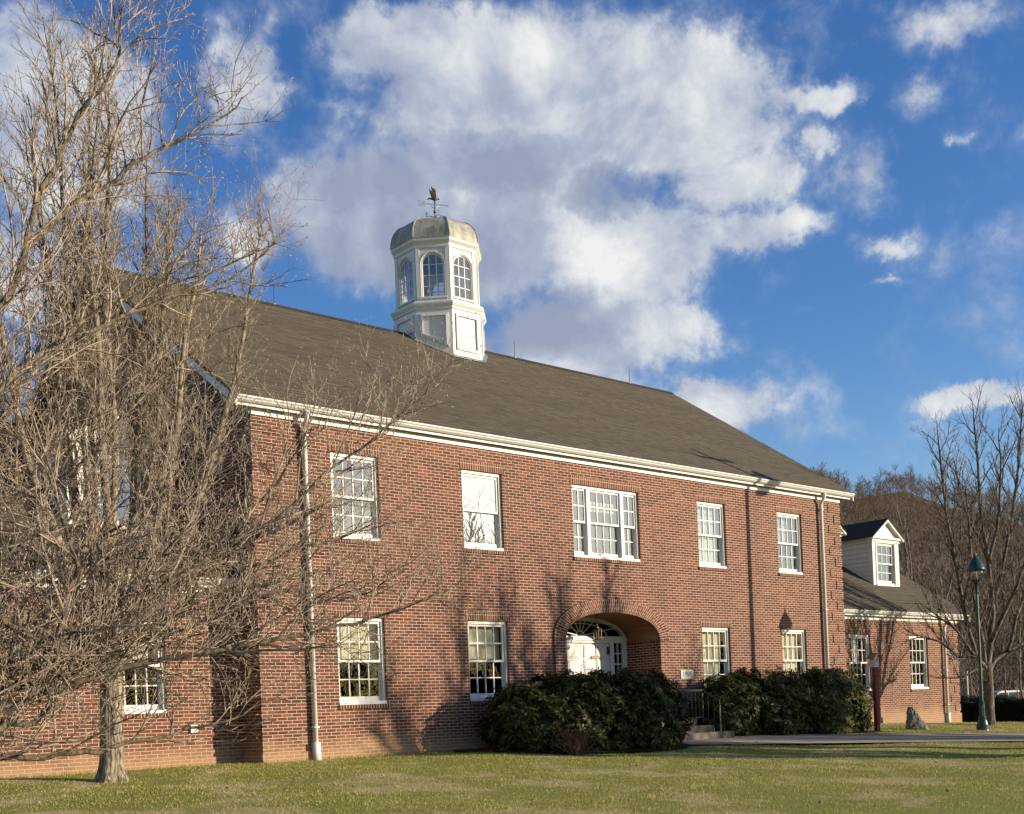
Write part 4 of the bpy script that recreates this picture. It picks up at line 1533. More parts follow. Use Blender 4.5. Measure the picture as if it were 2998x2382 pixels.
LP.append(mb.build('hood', M['green_metal'], smooth=True))
for o in LP:
    o.parent = lamp
    o.matrix_parent_inverse = pinv

# ------------------------------------------------------------------ trees
class Branches:
    """many tapering polylines turned into one mesh"""
    def __init__(s):
        s.g = {}
        s.tips = []
    def add(s, pts, rad, n=4):
        s.g.setdefault((len(pts), n), []).append((pts, rad))
    def arrays(s):
        VV, FF, base = [], [], 0
        for (m, n), lst in s.g.items():
            P = np.array([[tuple(p) for p in a] for a, _ in lst], dtype=np.float64)
            R = np.array([b for _, b in lst], dtype=np.float64)
            T = np.empty_like(P)
            T[:, 1:-1] = P[:, 2:]-P[:, :-2]
            T[:, 0] = P[:, 1]-P[:, 0]
            T[:, -1] = P[:, -1]-P[:, -2]
            T /= np.linalg.norm(T, axis=2, keepdims=True)+1e-12
            mean = P[:, -1]-P[:, 0]
            ax = np.argmin(np.abs(mean), axis=1)
            ref = np.eye(3)[ax][:, None, :].repeat(m, 1)
            U = np.cross(T, ref)
            U /= np.linalg.norm(U, axis=2, keepdims=True)+1e-12
            W = np.cross(T, U)
            an = np.arange(n)*2*np.pi/n
            ring = P[:, :, None, :] + (U[:, :, None, :]*np.cos(an)[None, None, :, None] + W[:, :, None, :]*np.sin(an)[None, None, :, None])*R[:, :, None, None]
            K = len(lst)
            VV.append(ring.reshape(-1, 3))
            k = np.arange(K)[:, None, None]*m*n
            j = np.arange(m-1)[None, :, None]*n
            a = np.arange(n)[None, None, :]
            a2 = (a+1) % n
            q = np.stack([k+j+a, k+j+a2, k+j+n+a2, k+j+n+a], axis=-1).reshape(-1, 4)+base
            FF.append(q)
            base += K*m*n
        return np.concatenate(VV), np.concatenate(FF)
    def build(s, name, mat, parent=None, smooth=True):
        V, F = s.arrays()
        return mesh_np(name, V, F, mat, parent, smooth)


def unit(r_):
    z = r_.uniform(-1, 1)
    a = r_.uniform(0, 2*math.pi)
    k = math.sqrt(1-z*z)
    return Vector((k*math.cos(a), k*math.sin(a), z))


UPV = Vector((0, 0, 1))


def sub(out, r_, spine, rads, lvl, P):
    """side shoots along a limb; P holds per-level settings"""
    if lvl >= len(P['len']):
        return
    seg = [(spine[i+1]-spine[i]).length for i in range(len(spine)-1)]
    tot = sum(seg)
    pos = P['start'][lvl]*tot+r_.uniform(0, P['gap'][lvl])
    side = r_.uniform(0, 6.28)
    while pos < tot:
        i, d = 0, pos
        while i < len(seg)-1 and d > seg[i]:
            d -= seg[i]
            i += 1
        f = min(1, d/max(seg[i], 1e-6))
        p = spine[i].lerp(spine[i+1], f)
        rb = rads[i]*(1-f)+rads[i+1]*f
        t = (spine[i+1]-spine[i]).normalized()
        o = t.orthogonal().normalized()
        o = (o*math.cos(side)+t.cross(o)*math.sin(side))
        side += 2.4+r_.uniform(-.5, .5)
        ang = math.radians(P['ang'][lvl]+r_.uniform(-14, 14))
        d0 = (t*math.cos(ang)+o*math.sin(ang)+UPV*P['up0'][lvl]+P.get('pull', Vector((0, 0, 0)))).normalized()
        L = P['len'][lvl]*r_.uniform(.55, 1.2)*(1-.45*pos/tot)
        shoot(out, r_, p, d0, L, min(rb*.75, P['rad'][lvl]*r_.uniform(.8, 1.15)), lvl, P)
        pos += P['gap'][lvl]*r_.uniform(.6, 1.45)


def shoot(out, r_, p, d, L, r0, lvl, P):
    n = P['seg'][lvl]
    pts, rd = [p.copy()], [r0]
    r1 = r0*P['taper'][lvl]
    for i in range(n):
        d = (d+unit(r_)*P['wand'][lvl]+UPV*P['up'][lvl]).normalized()
        p = p+d*(L/n)
        pts.append(p.copy())
        rd.append(r0+(r1-r0)*(i+1)/n)
    if p.z < P.get('floor', -9):
        return
    out.add(pts, rd, P['n'][lvl])
    if lvl >= len(P['len'])-2:
        out.tips.append((p, d))
    sub(out, r_, pts, rd, lvl+1, P)


def limb_px(L, scale, ox, oy, d0, d1):
    n = len(L)
    return [at(ox+x*scale, oy+y*scale, d0+(d1-d0)*i/(n-1)) for i, (x, y) in enumerate(L)]


def smooth_line(pts, k=2):
    for _ in range(k):
        q = [pts[0]]
        for a, b in zip(pts[:-1], pts[1:]):
            q += [a.lerp(b, .25), a.lerp(b, .75)]
        pts = q+[pts[-1]]
    return pts


def buds(tips, name, mat, parent, r_, size=.011, keep=1.0):
    b = Branches()
    for p, d in tips:
        if r_.random() > keep:
            continue
        s = size*r_.uniform(.7, 1.25)
        b.add([p-d*s*.2, p+d*s*.8, p+d*s*1.9, p+d*s*3.0], [s*.25, s*.62, s*.5, s*.05], 4)
    o = b.build(name, mat, parent)
    o['kind'] = 'stuff'
    return o


# magnolia whose trunk stands just outside the picture on the left, its limbs sweep across the wing
r_ = random.Random(21)
mag_base = Vector((-9.35, -8.6, ground_z(-9.35, -8.6)))
K7, K3 = .6423, .817
hub1 = mag_base+Vector((.05, .1, .95))
hub2 = mag_base+Vector((.25, .25, 1.7))
hub3 = mag_base+Vector((.3, .3, 2.5))
hub4 = mag_base+Vector((.35, .3, 3.3))
limbs = [
    (hub4, limb_px([(0, 1430), (70, 1290), (110, 1150), (150, 950), (215, 820), (270, 730), (300, 620), (385, 490), (480, 370), (545, 270), (540, 150), (570, 0), (600, -120)], K7, 0, 0, 8.6, 9.6), .050),
    (None, limb_px([(112, 1140), (200, 1060), (320, 940), (430, 870), (520, 830), (590, 745), (690, 700), (750, 660), (860, 620), (970, 560), (1060, 500), (1120, 430)], K7, 0, 0, 8.8, 10.4), .036),
    (hub3, limb_px([(0, 1790), (50, 1713), (150, 1640), (300, 1550), (340, 1480), (450, 1410), (600, 1320), (700, 1260), (860, 1160), (960, 1080)], K7, 0, 0, 8.6, 10.4), .052),
    (None, limb_px([(300, 1550), (450, 1500), (560, 1430), (700, 1390), (850, 1330), (1000, 1300), (1180, 1180), (1300, 1050)], K7, 0, 0, 9.0, 10.8), .030),
    (hub2, limb_px([(-60, 600), (0, 580), (130, 545), (200, 500), (330, 450), (450, 380), (560, 270), (650, 230), (720, 180), (800, 130), (840, 80), (890, 0), (975, -85), (1060, -210), (1120, -300)], K3, 0, 1500, 8.6, 10.2), .052),
    (hub1, limb_px([(-60, 890), (0, 870), (130, 880), (240, 855), (330, 865), (420, 830), (520, 810), (600, 805), (650, 780), (740, 760), (850, 740), (935, 675)], K3, 0, 1500, 8.5, 9.8), .034),
    (hub1, limb_px([(-60, 800), (0, 780), (20, 745), (120, 765), (150, 720), (210, 640), (270, 540), (370, 505), (480, 515), (600, 470), (740, 430)], K3, 0, 1500, 8.4, 9.6), .042),
    (hub2, limb_px([(-60, 660), (0, 640), (130, 610), (300, 560), (400, 460), (560, 440), (690, 410), (830, 345), (930, 300), (1060, 270), (1150, 200)], K3, 0, 1500, 8.7, 10.4), .045),
    (hub2, limb_px([(-60, 560), (0, 545), (180, 470), (330, 420), (480, 395), (620, 360), (720, 285), (800, 262), (950, 262), (1070, 225), (1110, 170), (1200, 60)], K3, 0, 1500, 8.9, 10.6), .040),
    (hub1, limb_px([(-60, 720), (0, 705), (200, 640), (420, 560), (600, 520), (760, 500), (900, 470), (1000, 450), (1100, 435), (1180, 410), (1300, 395), (1420, 350), (1540, 300), (1640, 275)], K3, 0, 1500, 8.5, 10.4), .036),
    (hub3, limb_px([(180, 510), (230, 390), (240, 290), (285, 215), (255, 130), (230, 60), (190, -100), (120, -260), (50, -420)], K3, 0, 1500, 8.8, 9.0), .030),
    (None, limb_px([(240, 290), (290, 210), (400, 160), (520, 110), (620, 20), (700, -120), (760, -260)], K3, 0, 1500, 8.9, 9.8), .024),
    (None, limb_px([(720, 180), (860, 90), (960, 40), (1090, -60), (1180, -160), (1260, -210), (1340, -260), (1430, -350), (1530, -430), (1565, -465)], K3, 0, 1500, 9.5, 10.6), .022),
    (hub3, limb_px([(-60, 250), (0, 230), (120, 170), (260, 150), (420, 60), (560, -40), (660, -160), (800, -290)], K3, 0, 1500, 8.9, 10.2), .036),
    (hub4, limb_px([(-60, 20), (0, -10), (130, -60), (300, -180), (430, -330), (560, -480), (700, -560), (790, -700)], K3, 0, 1500, 9.1, 10.6), .038),
    (hub4, limb_px([(-60, -260), (0, -300), (60, -420), (160, -620), (250, -800), (300, -1000), (330, -1250), (360, -1500)], K3, 0, 1500, 9.2, 9.9), .036),
    (hub2, limb_px([(0, 480), (150, 400), (300, 350), (450, 300), (640, 250), (800, 190), (940, 190), (1060, 120), (1180, 110), (1300, 60), (1400, 20)], K3, 0, 1500, 9.4, 11.0), .034),
    (None, limb_px([(930, 300), (1050, 330), (1170, 320), (1300, 300), (1400, 230), (1450, 210)], K3, 0, 1500, 10.2, 10.8), .015),
]
mag = empty('magnolia_tree', mag_base)
tag(mag, 'leafless magnolia with long curving limbs and downy buds sweeping across the left wing', 'tree')
minv = Matrix.Translation(-mag_base)
MP = dict(len=[1.25, .58, .23], gap=[.15, .105, .075], start=[.12, .12, .15], ang=[44, 48, 46], up0=[.38, .22, .2], up=[.03, .05, .1], wand=[.24, .30, .26],
          rad=[.0115, .0052, .0034], taper=[.38, .5, .75], seg=[6, 4, 3], n=[4, 3, 3], floor=-.42)
tr, cr_ = Branches(), Branches()
for li_, (hub, pts, r0) in enumerate(limbs):
    if hub is not None:
        pts = [hub]+pts
    pts = smooth_line(pts, 1)
    pts = [p+unit(r_)*.012 for p in pts]
    n = len(pts)
    rd = [r0*(.68 if 3 < li_ < 11 else .48)*(1-i/(n-1))**.85+.005 for i in range(n)]
    rd[0] *= .35 if hub is None else 1
    tr.add(pts, rd, 8)
    sub(cr_, r_, pts, rd, 0, MP)
tr.add([mag_base-Vector((0, 0, .3)), mag_base+Vector((0, 0, .05)), mag_base+Vector((0, .05, .3)), hub1, hub2, hub3, hub4, hub4+Vector((.1, .1, .8))], [.24, .19, .15, .13, .11, .095, .08, .05], 12)
o1 = tr.build('trunk', M['bark_smooth'])
o2 = cr_.build('crown', M['twig'])
o3 = buds(cr_.tips, 'buds', M['bud'], None, r_, .0075, .7)
for o in (o1, o2, o3):
    o.parent = mag
    o.matrix_parent_inverse = minv

# the tall upright tree by the left wing
r_ = random.Random(33)
tb = Vector((-4.49, -1.18, ground_z(-4.49, -1.18)))
up_tree = empty('upright_tree', tb)
tag(up_tree, 'tall leafless tree with furrowed trunk and many upright stems before the left wing', 'tree')
tinv = Matrix.Translation(-tb)
tr, cr_ = Branches(), Branches()
mbt = MB()
nn, prof = 84, [(-.25, .27), (-.05, .235), (.04, .205), (.12, .18), (.25, .162), (.5, .152), (.9, .146), (1.3, .145), (1.7, .152), (2.0, .16), (2.25, .14)]
for z, r in prof:
    for k in range(nn):
        a = 2*math.pi*k/nn
        flare = 1+max(0, .28-z)*.8*math.sin(a*5+1)*.6
        rr = r*flare*(1+.022*math.sin(a*13+z*2.5+1.5*math.sin(z*5))+.022*math.sin(a*23-z*6+2*math.sin(z*3+a)))
        mbt.v.append((tb.x+rr*math.cos(a)+.03*z, tb.y+rr*math.sin(a), tb.z+z))
for j in range(len(prof)-1):
    for k in range(nn):
        mbt.f.append((j*nn+k, j*nn+(k+1) % nn, (j+1)*nn+(k+1) % nn, (j+1)*nn+k))
o1 = mbt.build('trunk', M['bark_furrow'], None, True)
UP_P = dict(len=[1.2, .50, .19], gap=[.16, .11, .075], start=[.26, .1, .1], ang=[48, 46, 42], up0=[.30, .30, .3], up=[.16, .12, .1], wand=[.16, .2, .2],
            rad=[.011, .0055, .0038], taper=[.4, .5, .75], seg=[5, 4, 2], n=[4, 3, 3])
fork = tb+Vector((.06, 0, 2.0))
stems = []
for i in range(15):
    a = 2*math.pi*i/15*2.6+r_.uniform(-.2, .2)
    spread = r_.uniform(.6, 3.6)
    top = r_.uniform(7.9, 10.6)-spread*.8
    stems.append((a, spread, top))
for a, spread, top in stems:
    # keep clear of the wing wall and roof behind the tree
    dx, dy = math.cos(a)*spread, math.sin(a)*spread*.55-.35
    if dy > .55:
        dy = .55
    pts = [fork+Vector((0, 0, r_.uniform(-.5, .2)))]
    for t in (.10, .22, .38, .55, .72, .88, 1.0):
        e = t**.62
        pts.append(fork+Vector((dx*e, dy*e, (top-2.0)*t**1.12))+unit(r_)*.07)
    pts = smooth_line(pts, 1)
    n = len(pts)
    r0 = r_.uniform(.045, .075)
    rd = [r0*(1-i/(n-1))**.75+.006 for i in range(n)]
    cr_.add(pts, rd, 6)
    sub(cr_, r_, pts, rd, 0, UP_P)
big = [(limb_px([(400, 470), (450, 400), (560, 310), (700, 230), (860, 110), (1060, 30), (1180, -40)], K3, 0, 1500, 16.6, 15.2), .085),
       (limb_px([(400, 470), (330, 420), (250, 330), (120, 280), (0, 250), (-120, 180)], K3, 0, 1500, 16.6, 15.6), .06),
       (limb_px([(400, 470), (520, 420), (640, 370), (760, 330), (900, 290), (1010, 240)], K3, 0, 1500, 16.6, 15.4), .05),
       (limb_px([(390, 500), (300, 470), (180, 480), (60, 440), (-60, 420)], K3, 0, 1500, 16.6, 15.6), .05)]
for pts, r0 in big:
    pts = smooth_line(pts, 1)
    n = len(pts)
    rd = [r0*(1-i/(n-1))**.7+.006 for i in range(n)]
    cr_.add(pts, rd, 8)
    sub(cr_, r_, pts, rd, 0, UP_P)
o2 = cr_.build('crown', M['twig_up'])
for o in (o1, o2):
    o.parent = up_tree
    o.matrix_parent_inverse = tinv

# the broad leafless tree on the right, behind the street lamp
r_ = random.Random(41)
RD = 31.6
rb = at(2897, 2121, RD)
rb.z = ground_z(rb.x, rb.y)
rtree = empty('vase_shaped_tree', rb)
tag(rtree, 'leafless vase-shaped tree with dark trunk and heavy low limbs behind the green street lamp', 'tree')
rinv = Matrix.Translation(-rb)
tr, cr_ = Branches(), Branches()
fk = at(2891, 1965, RD)
tr.add(smooth_line([rb-Vector((0, 0, .3)), rb, rb+Vector((0, 0, .25)), at(2897, 2040, RD), fk, fk+Vector((0, 0, .25))], 1), [.24, .22, .19, .165, .145, .13, .125, .122, .12, .125, .13, .10], 14)
RL = [([(2891, 1965), (2905, 1940), (2950, 1905), (3010, 1880), (3080, 1860)], 0, .5, .075), ([(2888, 1965), (2875, 1940), (2850, 1918), (2810, 1933), (2780, 1925)], 0, -.8, .06),
      ([(2891, 1965), (2900, 1880), (2908, 1770), (2893, 1640), (2872, 1500), (2858, 1330), (2850, 1190)], 0, .6, .08),
      ([(2906, 1790), (2940, 1640), (2975, 1440), (2990, 1290), (2992, 1160)], .4, 1.4, .055),
      ([(2860, 1925), (2835, 1830), (2795, 1660), (2765, 1450), (2745, 1240)], -.2, -1.2, .055),
      ([(2893, 1640), (2860, 1560), (2815, 1480), (2790, 1340)], .2, 1.6, .04), ([(2900, 1880), (2960, 1760), (3020, 1600), (3050, 1350)], 0, -1.0, .06),
      ([(2950, 1905), (2985, 1780), (3040, 1640), (3080, 1420)], .1, 1.0, .05), ([(2891, 1965), (2870, 1850), (2850, 1720), (2840, 1560), (2825, 1400)], 0, -1.5, .05),
      ([(2850, 1918), (2800, 1840), (2740, 1800), (2690, 1760)], -.4, -.8, .03), ([(2880, 1960), (2850, 1960), (2820, 1990), (2800, 1975)], -.2, -.9, .03),
      ([(2893, 1640), (2925, 1520), (2930, 1380), (2925, 1250)], .2, -.9, .04), ([(2810, 1933), (2770, 1880), (2700, 1865), (2640, 1880)], -.6, -.9, .025)]
RP = dict(len=[1.5, .62, .26], gap=[.23, .15, .11], start=[.12, .1, .1], ang=[40, 44, 42], up0=[.38, .3, .2], up=[.14, .1, .1], wand=[.18, .22, .2],
          rad=[.022, .010, .0062], taper=[.4, .5, .75], seg=[5, 4, 2], n=[4, 3, 3], floor=-.4)
for L, da, db, r0 in RL:
    n = len(L)
    pts = smooth_line([at(x, y, RD+da+(db-da)*i/(n-1)) for i, (x, y) in enumerate(L)], 1)
    pts = [p+unit(r_)*.025 for p in pts]
    n = len(pts)
    rd = [r0*(1-i/(n-1))**.75+.008 for i in range(n)]
    cr_.add(pts, rd, 7)
    sub(cr_, r_, pts, rd, 0, RP)
o1, o2 = tr.build('trunk', M['bark_dark']), cr_.build('crown', M['bark_dark'])
for o in (o1, o2):
    o.parent = rtree
    o.matrix_parent_inverse = rinv


def plain_tree(seed, height, r0, spread, mat_t, P, name, nst=9, fork_z=2.0):
    """free-standing leafless tree built at the origin"""
    r_ = random.Random(seed)
    root = empty(name)
    tr, cr_ = Branches(), Branches()
    trunk = [Vector((0, 0, -.3)), Vector((0, 0, .2)), Vector((r_.uniform(-.1, .1), r_.uniform(-.1, .1), fork_z*.6)), Vector((r_.uniform(-.15, .15), r_.uniform(-.15, .15), fork_z))]
    ld = [r0*1.25, r0, r0*.85, r0*.75]
    if nst <= 1:
        for t in (.45, .65, .85, 1.0):
            trunk.append(Vector((r_.uniform(-.3, .3)*t, r_.uniform(-.3, .3)*t, fork_z+(height-fork_z)*t)))
            ld.append(r0*.75*(1-t)+.015)
    tr.add(trunk, ld, 8)
    if nst <= 1:
        sub(cr_, r_, trunk[2:], ld[2:], 0, P)
    for i in range(nst if nst > 1 else 0):
        a = 2.4*i+r_.uniform(-.3, .3)
        sp = spread*r_.uniform(.3, 1)
        top = height*r_.uniform(.78, 1)-sp*.5
        pts = [trunk[-1]-Vector((0, 0, r_.uniform(0, .3)))]
        for t in (.2, .45, .7, 1.0):
            pts.append(trunk[-1]+Vector((math.cos(a)*sp*t**.7, math.sin(a)*sp*t**.7, (top-fork_z)*t))+unit(r_)*.15)
        pts = smooth_line(pts, 1)
        n = len(pts)
        rd = [r0*.5*(1-j/(n-1))**.8+.008 for j in range(n)]
        cr_.add(pts, rd, 5)
        sub(cr_, r_, pts, rd, 0, P)
    tr.build('trunk', mat_t, root)
    cr_.build('crown', mat_t, root)
    return root


def place(proto, first, x, y, z, rz, s, sz=None):
    o = proto if first else proto.copy()
    if not first:
        C.objects.link(o)
        for ch in list(proto.children):
            c = ch.copy()
            C.objects.link(c)
            c.parent = o
    o.location = (x, y, z)
    o.rotation_euler = (0, 0, rz)
    o.scale = (s, s, sz or s)
    return o


# ------------------------------------------------------------------ wooded hillside beyond the right wing
def hill_el(a):
    """height of the crest above the horizon, by compass direction in degrees"""
    pts_ = [(20, 0), (36, 3.2), (46, 8.6), (56, 10.1), (60, 9.2), (65, 7.6), (72, 5.2), (85, 3.2), (105, 1.2), (130, .3)]
    if a <= pts_[0][0] or a >= pts_[-1][0]:
        return 0.0
    for (a0, e0), (a1, e1) in zip(pts_[:-1], pts_[1:]):
        if a0 <= a <= a1:
            return e0+(e1-e0)*(a-a0)/(a1-a0)
    return 0.0


def hill_z(r, a):
    hc = 330*math.tan(math.radians(hill_el(a)))
    t = max(0, min(1, (r-75)/(330-75)))
    return -1.9+hc*(t**1.15)+(1.6*math.sin(r*.045+a*.5)+1.1*math.sin(a*1.7))*t


mb = MB()
rs = [70, 85, 105, 130, 160, 200, 240, 280, 310, 330, 360, 420]
aa = [14+2*i for i in range(62)]
gv, gf = [], []
for r in rs:
    for a in aa:
        z = hill_z(r, a) if r <= 330 else hill_z(330, a)*(1-(r-330)/160)
        if r == 70:
            z = -3.0
        gv.append((CAM.x+r*math.sin(math.radians(a)), CAM.y+r*math.cos(math.radians(a)), z))
na = len(aa)
for j in range(len(rs)-1):
    for k in range(na-1):
        gf.append((j*na+k, j*na+k+1, (j+1)*na+k+1, (j+1)*na+k))
struct(mesh_np('hill', gv, gf, M['hill'], smooth=True))


def far_tree(b, r_, x, y, z, h, fine=1.0):
    lean = Vector((r_.uniform(-.5, .5), r_.uniform(-.5, .5), h))
    p0 = Vector((x, y, z-.4))
    mid = p0+lean*.5+unit(r_)*.25
    top = p0+lean
    tr_ = h*.0062
    b.add([p0, mid, top], [tr_, tr_*.75, tr_*.15], 3)
    for k in range(int(26*fine)):
        t = r_.uniform(.32, .97)
        q = p0+lean*t
        a = r_.uniform(0, 6.28)
        L = h*.30*(1.15-t)*r_.uniform(.6, 1.25)+.6
        d = Vector((math.cos(a), math.sin(a), r_.uniform(.6, 1.7))).normalized()
        e = q+d*L*.6
        e2 = e+(d+UPV*.5+unit(r_)*.3).normalized()*L*.5
        b.add([q, e, e2], [tr_*.42*(1.1-t)+.022, .028, .012], 3)
        for _ in range(2):
            f = e+(d+unit(r_)*.9+UPV*.3).normalized()*L*r_.uniform(.3, .6)
            b.add([e, (e+f)/2+unit(r_)*.08, f], [.024, .02, .01], 3)


r_ = random.Random(5)
b = Branches()
n_ = 0
while n_ < 2100:
    a = r_.uniform(47, 74)
    r = math.sqrt(r_.uniform(92**2, 345**2))
    z = hill_z(min(r, 330), a)
    far_tree(b, r_, CAM.x+r*math.sin(math.radians(a)), CAM.y+r*math.cos(math.radians(a)), z, r_.uniform(4.8, 8.0), 1.0 if r < 220 else .75)
    n_ += 1
for _ in range(900):
    a = r_.uniform(50, 78)
    r = r_.uniform(68, 150)
    x, y = CAM.x+r*math.sin(math.radians(a)), CAM.y+r*math.cos(math.radians(a))
    z = hill_z(max(r, 75), a)-.3
    h = r_.uniform(.9, 2.8)
    for k in range(9):
        d = Vector((r_.uniform(-.5, .5), r_.uniform(-.5, .5), r_.uniform(.6, 1)))
        p0_ = Vector((x+r_.uniform(-.7, .7), y+r_.uniform(-.7, .7), z))
        b.add([p0_, p0_+d*h*.6+unit(r_)*.15, p0_+d*h+unit(r_)*.3], [.045, .035, .015], 3)
tag(b.build('hillside_wood', M['far'], None, False), 'grey-brown leafless wood covering the hillside behind the right wing', 'wood', kind='stuff')

r_ = random.Random(6)
b = Branches()
for _ in range(420):                               # woods across the street, seen only as reflections in the windows
    a = r_.uniform(95, 225)
    r = r_.uniform(62, 120)
    x, y = 6+r*math.sin(math.radians(a)), r*math.cos(math.radians(a))
    far_tree(b, r_, x, y, -2.6, r_.uniform(6, 10.5), .8)
tag(b.build('street_wood', M['far'], None, False), 'belt of leafless trees across the street mirrored in the window panes', 'wood', kind='stuff')

# taller trees standing clear between the right wing and the hillside
r_ = random.Random(9)
TP = dict(len=[2.6, 1.1], gap=[.55, .36], start=[.25, .15], ang=[34, 38], up0=[.5, .4], up=[.18, .1], wand=[.16, .2], rad=[.035, .018], taper=[.35, .5], seg=[4, 3], n=[3, 3])
protos = [plain_tree(100+i, 13.5, .13, 1.0, M['bark_pale'], TP, 'woodland_tree', nst=1, fork_z=3.0) for i in range(3)]
protos += [plain_tree(200+i, 12.0, .13, 2.2, M['bark_pale'], TP, 'woodland_tree', nst=4, fork_z=3.2) for i in range(2)]
used = [False]*5
spots = []
for i in range(18):
    px_ = 2490+(3060-2490)*((i*.618034) % 1)
    dep = r_.uniform(52, 88)
    spots.append((px_, dep))
tall = {3: (2705, 58), 7: (2800, 62), 12: (2640, 70)}
for i, (px_, dep) in enumerate(spots):
    if i in tall:
        px_, dep = tall[i]
    p = at(px_, 2080, dep)
    k = 3+(i % 2) if i in tall else i % 5
    s = r_.uniform(.38, .60) if i not in tall else (1.12 if i == 3 else .95)
    o = place(protos[k], not used[k], p.x, p.y, -1.6, r_.uniform(0, 6.28), s*(.8+.2*dep/70), None)
    used[k] = True
    if i in tall:
        lab = {3: 'leafless tree whose crown rises highest between the white dormer and the street lamp', 7: 'leafless upright tree rising behind the lamp hood against the sky', 12: 'leafless tree just right of the white dormer with several rising stems'}[i]
        tag(o, lab, 'tree', 'leafless trees behind the right wing')
    else:
        tag(o, 'pale-stemmed leafless tree in the stand behind the right wing', 'tree', 'leafless trees behind the right wing')

# street tree and utility pole beyond the right edge of the picture: they throw the soft shadows on the front
SP = dict(len=[1.7, .8], gap=[.26, .2], start=[.12, .1], ang=[40, 44], up0=[.4, .3], up=[.14, .1], wand=[.18, .22], rad=[.06, .032], taper=[.4, .5], seg=[4, 3], n=[4, 3])
for k, (fx, L, h, sd) in enumerate(((5.2, 15.0, 9.0, 300), (2.4, 19.0, 9.6, 301), (8.6, 17.0, 7.6, 302))):
    x, y = fx+.6247*L, -.7809*L
    o = plain_tree(sd, h, .26, 3.0, M['bark_dark'], SP, 'street_tree', nst=8, fork_z=2.6)
    o.location = (x, y, ground_z(x, y))
    tag(o, ['leafless street tree nearest the walk, outside the view on the right', 'tallest leafless street tree farthest along the kerb', 'low leafless street tree beyond the utility pole'][k], 'tree', 'street trees')
ux, uy = 11.3+.6247*7, -.7809*7
pole = empty('utility_pole', (ux, uy, ground_z(ux, uy)))
tag(pole, 'wooden utility pole beside the street, arm and can added to throw a wedge shadow', 'utility pole')
uinv = Matrix.Translation((-ux, -uy, -ground_z(ux, uy)))
mb = MB()
mb.tube([(ux, uy, -2), (ux+.03, uy, 3), (ux+.06, uy, 7.75)], [.075, .065, .05], 10)
a = mb.build('post', M['bark_dark'])
mb = MB()
mb.box(ux-.5, ux+.75, uy-.04, uy+.04, 7.3, 7.39)  # this arm and the can below are added to throw a wedge shadow
for q in (-.45, .65):
    mb.lathe([(.03, 7.39), (.045, 7.45), (.03, 7.5)], ux+q, uy, 8)
b_ = mb.build('added_crossarm', M['bark_dark'])
mb = MB()
mb.lathe([(.17, 6.35), (.19, 6.4), (.19, 6.85), (.12, 6.93)], ux+.62, uy, 14)
mb.box(ux+.05, ux+.5, uy-.02, uy+.02, 6.7, 6.76)
c = mb.build('added_transformer', M['silver'])
for o in (a, b_, c):
    o.parent = pole
    o.matrix_parent_inverse = uinv

